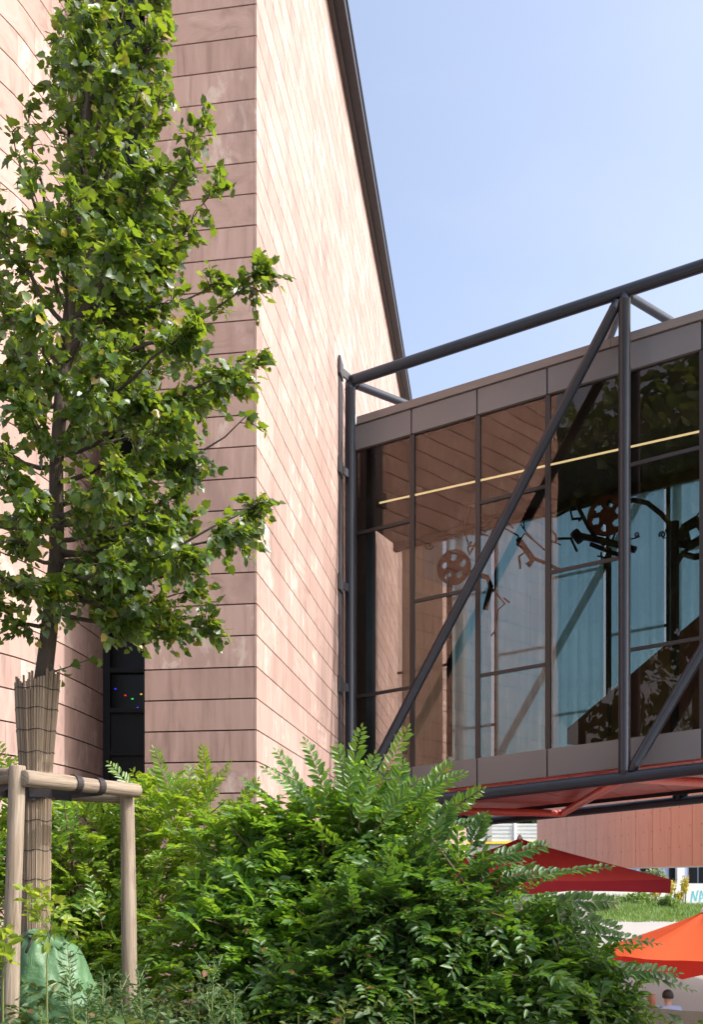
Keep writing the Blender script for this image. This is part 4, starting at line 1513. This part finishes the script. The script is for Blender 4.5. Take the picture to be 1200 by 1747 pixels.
# low upright stems below so that the leaves stand on something
m = MB()
for k in range(420):
    i = random.randrange(len(p0))
    b = Vector(p0[i]); g0 = b.copy(); g0.z = float(gz(b.x, b.y)) - .02; g0.x += random.uniform(-.04, .04)
    m.tube([g0, b], 0.003, 3, False)
o = m.build('undergrowth_stems', M['green_stem'])
tag(o, 'thin upright stems among the low ground cover', 'undergrowth', kind='stuff')


def weed(px, py_top, Y, label, h_extra=0.0, spread=0.16, nbr=9, leaf='weed_leaf'):
    top = P(px, py_top, Y)
    g0 = float(gz(top.x, top.y))
    w = thing('wispy_weed', label, 'weed', (top.x, top.y, g0), 'wispy weeds in front of the shrubs')
    m = MB()
    base = Vector((top.x + random.uniform(-.06, .06), Y, g0 - .02))
    m.tube([base, base.lerp(top, .5) + Vector((.012, 0, 0)), top], [.006, .0045, .002], 5)
    LP = []
    H = (top - base).length
    pos, dr, Ls = [], [], []
    for k in range(nbr):
        t = 0.35 + 0.62 * k / nbr
        p = base.lerp(top, t)
        a = k * 2.4
        d = Vector((math.cos(a), math.sin(a), 1.0 + .3 * random.random()))
        L = spread * (1.15 - 0.75 * t / 1.0) * random.uniform(.8, 1.3) + .03
        e = p + d.normalized() * L
        m.tube([p, e], [.003, .0012], 3, False)
        pos.append(p[:]); dr.append(d[:]); Ls.append(L)
    pos.append(base.lerp(top, .25)[:]); dr.append((top - base)[:]); Ls.append(H * .78)
    m.build('stem', M['green_stem'], w)
    P0, D0, L0 = np.array(pos), np.array(dr), np.array(Ls)
    v, q, sv, sq = frond_mesh(P0[:-1], D0[:-1], L0[:-1], 10, np.full(len(P0) - 1, .035), np.full(len(P0) - 1, .05), .5, .09)
    v2, q2, _, _ = frond_mesh(P0[-1:], D0[-1:], L0[-1:], 44, np.array([.06]), np.array([.0]), .45, .075)
    V, Q = join([(v, q), (v2, q2)])
    mesh_np('foliage', V, [Q], M[leaf], w)


WL = 'grey green wispy weed with narrow leaves '
weed(115, 1612, 4.75, 'dark slender weed standing right before the green sack', spread=.14)
weed(175, 1660, 4.6, WL + 'at the right foot of the sack')
weed(205, 1672, 4.5, WL + 'left of the right timber post', nbr=12)
weed(235, 1655, 4.8, WL + 'in front of the right timber post', nbr=12)
weed(150, 1690, 4.3, WL + 'low down below the sack', nbr=12)
weed(365, 1640, 4.6, 'tall wispy weed alone before the dark hollow of the shrubs', spread=.2, nbr=13)
weed(400, 1690, 4.4, 'shorter wispy weed just right of the tall wispy one')

# yellow-green sapling in front of the reed mat, and leafy sprout at the left edge
def sapling(label, base_px, tips, Y):
    b = P(base_px[0], base_px[1], Y)
    g0 = float(gz(b.x, b.y))
    s = thing('sapling', label, 'sapling', (b.x, b.y, g0))
    m = MB()
    root = Vector((b.x, b.y, g0 - .02))
    m.tube([root, b, P(tips[0][0], tips[0][1], Y)], [.007, .005, .002], 5)
    pts, dirs = [], []
    for (x, y) in tips:
        p = P(x, y, Y + random.uniform(-.06, .06))
        q = b.lerp(P(tips[0][0], tips[0][1], Y), random.uniform(.3, .9))
        m.tube([q, p], [.003, .0015], 4, False)
        for k in range(3):
            pts.append(p.lerp(q, .12 * k)); dirs.append((p - q).normalized() * .8 + Vector((random.gauss(0, .5), random.gauss(-.2, .4), random.gauss(0, .3))))
    m.build('stem', M['green_stem'], s)
    v, q_, _, _ = frond_mesh(np.array([p[:] for p in pts]), np.array([d[:] for d in dirs]), np.full(len(pts), .07), 3, np.full(len(pts), .07), np.full(len(pts), .2), .3, .28)
    mesh_np('foliage', v, [q_], M['sapling_leaf'], s)


sapling('yellow-green sapling with fresh leaves in front of the wrapped trunk', (80, 1640), [(92, 1545), (60, 1560), (105, 1570), (75, 1575), (98, 1555), (50, 1525), (72, 1528), (84, 1590)], 5.2)
sapling('bright leafy sprout in front of the front timber post at the left edge', (5, 1690), [(8, 1610), (-4, 1590), (16, 1602), (2, 1632), (14, 1640), (-8, 1618)], 5.1)


# ------------------------------------------------------------------ parasols, person
def parasol(label, c, top, edge, R, n, mat, rot, val, pole_r, pole_mat, val_mat):
    g0 = float(gz(c[0], c[1]))
    t = thing('parasol', label, 'parasol', (c[0], c[1], g0))
    m = MB()
    vs, fs = [], []
    rings = 8
    seg = 6
    N = n * seg
    for i in range(rings + 1):
        r = i / rings
        for k in range(N):
            a = 2 * math.pi * k / N + rot
            kk = k % seg / seg
            # straight hems between the ribs, sagging cloth
            ang = (kk - .5) * 2 * math.pi / n
            rad = R * r * math.cos(math.pi / n) / math.cos(ang)
            sag = 0.07 * math.sin(math.pi * kk) * math.sin(math.pi * min(1, r * .8)) + 0.02 * math.sin(math.pi * kk) * math.sin(9 * r + k)
            z = top + (edge - top) * (r ** 0.93) - sag
            vs.append((c[0] + math.cos(a) * rad, c[1] + math.sin(a) * rad, z))
    for i in range(rings):
        for k in range(N):
            k2 = (k + 1) % N
            if i == 0:
                fs.append((k, N + k, N + k2))
            else:
                fs.append((i * N + k, (i + 1) * N + k, (i + 1) * N + k2, i * N + k2))
    m.add(vs, fs)
    co = m.build('canopy', mat, t, True)
    m = MB()
    e = rings * N
    vv, ff = [], []
    for k in range(N + 1):
        p = Vector(vs[e + k % N])
        kk = (k % seg) / seg
        q = p + Vector((0, 0, -val * (0.82 + 0.18 * math.cos(2 * math.pi * kk * 2) + .03 * math.sin(k * 2.3))))
        q += (p - Vector((c[0], c[1], p.z))) * 0.006 * math.sin(k * 1.7)
        vv += [p + Vector((0, 0, 0.002)), q]
    for k in range(N):
        ff.append((2 * k, 2 * k + 1, 2 * k + 3, 2 * k + 2))
    m.add(vv, ff)
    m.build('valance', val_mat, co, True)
    MB().tube([(c[0], c[1], g0), (c[0], c[1], top + .03)], pole_r, 12).build('pole', pole_mat, t, True)
    for k in range(n):
        a = 2 * math.pi * k / n + rot
        p = Vector((c[0] + math.cos(a) * R * .98, c[1] + math.sin(a) * R * .98, edge - .03))
        MB().bar((c[0], c[1], top - .08), p, .02, .025).build('rib', pole_mat, t)
        MB().bar((c[0], c[1], top - .75), Vector((c[0], c[1], top - .08)).lerp(p, .5), .015, .02).build('strut', pole_mat, t)
    m = MB()
    m.tube([(c[0], c[1], top - .01), (c[0], c[1], top + .05), (c[0], c[1], top + .09)], [.07, .05, .015], 12)
    m.build('cap', M['galv'], t, True)
    m = MB()
    m.box((c[0], c[1], g0 + .06), (.35, 0, 0), (0, .35, 0), (0, 0, .06))
    m.build('foot', M['grey_concrete'], t)
    return t


parasol('large square red parasol open in front of the concrete overpass', (3.74, 22.0), 2.39, 1.50, 3.74, 4, M['red_fabric'], math.radians(45 - 4), 0.27, .04, M['galv'], M['red_hem_shaded'])
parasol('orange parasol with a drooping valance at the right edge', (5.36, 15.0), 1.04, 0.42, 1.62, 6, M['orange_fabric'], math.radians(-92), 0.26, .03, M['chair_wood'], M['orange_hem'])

# seated person in a light blue shirt, seen from behind
PYv = 19.0
pp = P(1142, 1720, PYv)
gp = float(gz(pp.x, PYv))
ch = thing('chair', 'red-brown wooden chair under the blue-shirted person beyond the dark shrub', 'chair', (pp.x, PYv, gp))
m = MB()
m.box((pp.x, PYv + .02, gp + .44), (.22, 0, 0), (0, .22, 0), (0, 0, .02)); m.build('seat', M['chair_wood'], ch)
m = MB()
for k in range(3):
    m.box((pp.x, PYv - .23, gp + .58 + .12 * k), (.20, 0, 0), (0, .012, 0), (0, 0, .035))
m.build('backrest', M['chair_wood'], ch)
for sx in (-1, 1):
    MB().tube([(pp.x + sx * .2, PYv - .22, gp), (pp.x + sx * .2, PYv - .24, gp + .88)], .02, 8).build('leg', M['chair_wood'], ch)
    MB().tube([(pp.x + sx * .2, PYv + .2, gp), (pp.x + sx * .2, PYv + .2, gp + .44)], .02, 8).build('leg', M['chair_wood'], ch)


def person(x, y, g, label):
    t = thing('person', label, 'person', (x, y, g))
    Sg = lambda a, b, c: Vector((x + a, y + b, g + c))
    # body: joints with radii grown by a skin modifier
    J_ = {'pelvis': (Sg(0, 0, .56), .15), 'belly': (Sg(0, -.01, .72), .145), 'chest': (Sg(0, .02, .92), .16), 'neckb': (Sg(0, .04, 1.07), .075), 'neck': (Sg(0, .06, 1.14), .055), 'head': (Sg(0, .08, 1.24), .095), 'crown': (Sg(0, .075, 1.33), .075),
          'sl': (Sg(-.19, .03, 1.01), .075), 'el': (Sg(-.27, .10, .76), .048), 'wl': (Sg(-.14, .34, .74), .032), 'hl': (Sg(-.08, .42, .75), .035),
          'sr': (Sg(.19, .03, 1.01), .075), 'er': (Sg(.27, .10, .76), .048), 'wr': (Sg(.14, .34, .74), .032), 'hr': (Sg(.08, .42, .75), .035),
          'tl': (Sg(-.10, .02, .53), .095), 'kl': (Sg(-.13, .43, .50), .065), 'al': (Sg(-.13, .45, .09), .042), 'fl': (Sg(-.14, .60, .04), .038),
          'tr': (Sg(.10, .02, .53), .095), 'kr': (Sg(.13, .43, .50), .065), 'ar': (Sg(.13, .45, .09), .042), 'fr': (Sg(.14, .60, .04), .038)}
    def skin(name, names, edges, mat, parent, scale=1.0):
        me = bpy.data.meshes.new(name)
        me.from_pydata([J_[k][0] for k in names], [(names.index(a), names.index(b)) for a, b in edges], [])
        o = link(name, me, mat, parent)
        s = o.modifiers.new('skin', 'SKIN')
        s.use_smooth_shade = True
        for i, k in enumerate(names):
            r = J_[k][1] * scale
            me.skin_vertices[0].data[i].radius = (r, r)
        me.skin_vertices[0].data[0].use_root = True
        u = o.modifiers.new('sub', 'SUBSURF'); u.levels = 1; u.render_levels = 2
        return o
    skin('body', list(J_), [('pelvis', 'belly'), ('belly', 'chest'), ('chest', 'neckb'), ('neckb', 'neck'), ('neck', 'head'), ('head', 'crown'), ('chest', 'sl'), ('sl', 'el'), ('el', 'wl'), ('wl', 'hl'), ('chest', 'sr'), ('sr', 'er'), ('er', 'wr'), ('wr', 'hr'), ('pelvis', 'tl'), ('tl', 'kl'), ('kl', 'al'), ('al', 'fl'), ('pelvis', 'tr'), ('tr', 'kr'), ('kr', 'ar'), ('ar', 'fr')], M['skin'], t)
    J2 = dict(J_)
    skin('shirt', ['chest', 'belly', 'pelvis', 'neckb', 'sl', 'el', 'sr', 'er'], [('pelvis', 'belly'), ('belly', 'chest'), ('chest', 'neckb'), ('chest', 'sl'), ('sl', 'el'), ('chest', 'sr'), ('sr', 'er')], M['shirt'], t, 1.2)
    skin('trousers', ['pelvis', 'tl', 'kl', 'al', 'tr', 'kr', 'ar'], [('pelvis', 'tl'), ('tl', 'kl'), ('kl', 'al'), ('pelvis', 'tr'), ('tr', 'kr'), ('kr', 'ar')], M['trousers'], t, 1.18)
    # hair: cap of the skull
    m = MB()
    vs, fs = [], []
    c = Sg(0, .065, 1.265)
    for i in range(8):
        th_ = math.pi * (0.02 + 0.60 * i / 7)
        for k in range(16):
            a = 2 * math.pi * k / 16
            vs.append(c + Vector((math.sin(th_) * math.cos(a) * .108, math.sin(th_) * math.sin(a) * .118, math.cos(th_) * .125)))
    for i in range(7):
        for k in range(16):
            fs.append((i * 16 + k, (i + 1) * 16 + k, (i + 1) * 16 + (k + 1) % 16, i * 16 + (k + 1) % 16))
    fs.append(tuple(range(16)))
    m.add(vs, fs).build('hair', M['hair'], t, True)
    return t


person(pp.x, PYv, gp, 'person with dark hair and a light blue shirt sitting beyond the dark shrub')
tbx = pp.x - .05
tbl = thing('cafe_table', 'small round cafe table in front of the seated person', 'table', (tbx, PYv + .75, gp))
MB().tube([(tbx, PYv + .75, gp + .70), (tbx, PYv + .75, gp + .73)], .38, 28).build('tabletop', M['galv'], tbl)
MB().tube([(tbx, PYv + .75, gp), (tbx, PYv + .75, gp + .70)], .03, 10).build('leg', M['iron'], tbl)
pq = P(1112, 1700, 18.0)
plr = thing('timber_bollard', 'red-brown timber post half hidden by leaves left of the seated person', 'post', (pq.x, 18.0, float(gz(pq.x, 18))))
log((pq.x, 18.0, float(gz(pq.x, 18))), (pq.x, 18.0, pq.z + .05), .075, .07).build('post', M['chair_wood'], plr, True)


# ------------------------------------------------------------------ far vegetation
def cloud_tree(name, label, c, R, n, leaf_size, mat, trunk_h, cat='tree', group=None, lobes=14):
    g0 = float(gz(c[0], c[1]))
    t = thing(name, label, cat, (c[0], c[1], g0), group)
    cz = c[2]
    m = MB()
    if trunk_h:
        m.tube([(c[0], c[1], g0 - .1), (c[0] + .1, c[1], g0 + trunk_h * .6), (c[0], c[1], cz)], [R[0] * .07, R[0] * .05, R[0] * .03], 10)
    P_ = []
    D_ = []
    for k in range(lobes):
        d = unit(rng.normal(0, 1, 3))
        lc = np.array(c) + d * np.array([R[0], R[1], R[2]]) * rng.uniform(.35, .8)
        lr = rng.uniform(.30, .48) * np.array([R[0], R[1], R[2]])
        q = unit(rng.normal(0, 1, (n // lobes, 3)))
        P_.append(lc + q * lr * rng.uniform(.4, 1, (n // lobes, 1)) ** .6)
        D_.append(q + np.array([0, 0, -.5]) + rng.normal(0, .5, q.shape))
        m.tube([(c[0], c[1], max(g0, cz - R[2] * .6)), tuple((np.array(c) + lc) / 2 + np.array([0, 0, -.1 * R[2]])), tuple(lc)], [R[0] * .03, R[0] * .02, R[0] * .008], 6)
    m.build('trunk', M['bark'], t)
    broad_leaves(np.concatenate(P_), np.concatenate(D_), leaf_size, 'crown', mat, t)
    return t


# tall park tree to the right of the viewer (its shade lies over the right-hand shrub) and trees behind the viewer that the glass mirrors
cloud_tree('park_tree', 'broad park tree beside the terrace that shades the dark shrub', (8.9, 5.6, 6.6), (2.3, 2.6, 2.4), 9000, (.13, .22), M['far_leaf'], 4)
cloud_tree('park_tree', 'large park tree mirrored in the right panes of the footbridge', (-8.0, -4.0, 17.0), (5.5, 5.5, 9.0), 9500, (.3, .55), M['far_leaf'], 5)
cloud_tree('park_tree', 'second park tree mirrored low in the footbridge glass', (-15.0, -5.0, 17.0), (5.5, 5.5, 9.0), 8500, (.3, .6), M['far_leaf'], 5)
# beyond the viaduct
for (px, py, Y, R_, lab) in ((905, 1398, 118, 5.0, 'green treetop above the pale noise barrier'), (780, 1400, 125, 5, 'green treetop far behind the left part of the noise barrier')):
    q = P(px, py + 8, Y)
    cloud_tree('far_tree', lab, (q.x, Y, q.z), (R_, R_, R_ * .7), 1800, (.5, .9), M['far_leaf'], 5)
q = P(1118, 1497, 92)
cloud_tree('willow_shrub', 'pale grey-green bush hanging over the white wall under the overpass', (q.x, 92, q.z), (1.5, 1.2, 1.0), 1500, (.14, .26), M['pale_leaf'], 1, 'shrub')

for (px, py, Y, R_, lab) in ((1040, 1556, 80, 1.5, 'rounded green bush on the bank just below the red parasol'), (1085, 1549, 86, 1.2, 'loose green bush on the bank below the corner of the red parasol'), (1140, 1556, 84, 1.0, 'low green bush on the bank above the orange parasol')):
    q = P(px, py, Y)
    cloud_tree('bank_bush', lab, (q.x, Y, float(gz(q.x, Y)) + R_ * .45), (R_, R_, R_ * .6), 900, (.12, .28), M['grass_leaf'] if R_ < 1.4 else M['pale_leaf'], 0, 'bush', lobes=9)
# grass on the bank: many blades
n = 16000
x = rng.uniform(17, 36, n); y = rng.uniform(73, 94, n)
p = np.stack([x, y, gz(x, y)], 1)
h = rng.uniform(.12, .42, n)[:, None] * (1 + 0.8 * (np.sin(x * 1.3) * np.sin(y * .9) > .3))[:, None]
le = rng.normal(0, .5, (n, 3)); le[:, 2] = 1
wv = unit(np.stack([rng.normal(0, 1, n), rng.normal(0, .3, n), np.zeros(n)], 1)) * .05
V = np.stack([p - wv, p + wv, p + le * h], 1).reshape(-1, 3)
gr = mesh_np('grass', V, [np.arange(n * 3).reshape(-1, 3)], M['grass_leaf'])
tag(gr, 'rough green grass on the bank beyond the parasols', 'grass', kind='stuff')
bk_ = MB()
xs, ys = np.linspace(15, 38, 30), np.linspace(72, 95, 30)
for i in range(29):
    for j in range(29):
        q4 = [(xs[i], ys[j]), (xs[i + 1], ys[j]), (xs[i + 1], ys[j + 1]), (xs[i], ys[j + 1])]
        bk_.add([(a, b, float(gz(a, b)) + .02) for a, b in q4], [(0, 1, 2, 3)])
tag(bk_.build('grass_bank', plain('grass_soil', (0.10, 0.17, 0.045), .95, .45, 1.5)), kind='structure')


def flower(px, py, label, h, Y=88):
    q = P(px, py, Y)
    g0 = float(gz(q.x, Y))
    t = thing('goldenrod', label, 'flowering plant', (q.x, Y, g0), 'yellow flowering plants on the bank')
    m = MB()
    N = 9
    pos, dr = [], []
    for k in range(N):
        b = Vector((q.x + random.uniform(-.25, .25), Y + random.uniform(-.3, .3), g0 - .05))
        e = b + Vector((random.uniform(-.1, .5), 0, h * random.uniform(.7, 1.05)))
        m.tube([b, e], .02, 4, False)
        pos.append(b.lerp(e, .45)[:]); dr.append((e - b)[:])
    m.build('stem', M['green_stem'], t)
    v, qd, _, _ = frond_mesh(np.array(pos), np.array(dr), np.full(N, h * .6), 16, np.full(N, .24), np.full(N, .05), .4, .25)
    mesh_np('blossom', v, [qd], M['yellow_flower'], t)


for i, (px, h, lab) in enumerate(((1118, 1.6, 'leftmost yellow plant, half behind the corner of the red parasol'), (1142, 2.4, 'tall yellow plant just right of the red parasol'), (1166, 2.8, 'tallest yellow plant, leaning right against the white wall'), (1155, 1.4, 'low yellow plant between the two tall ones'))):
    flower(px, 1560, lab, h)
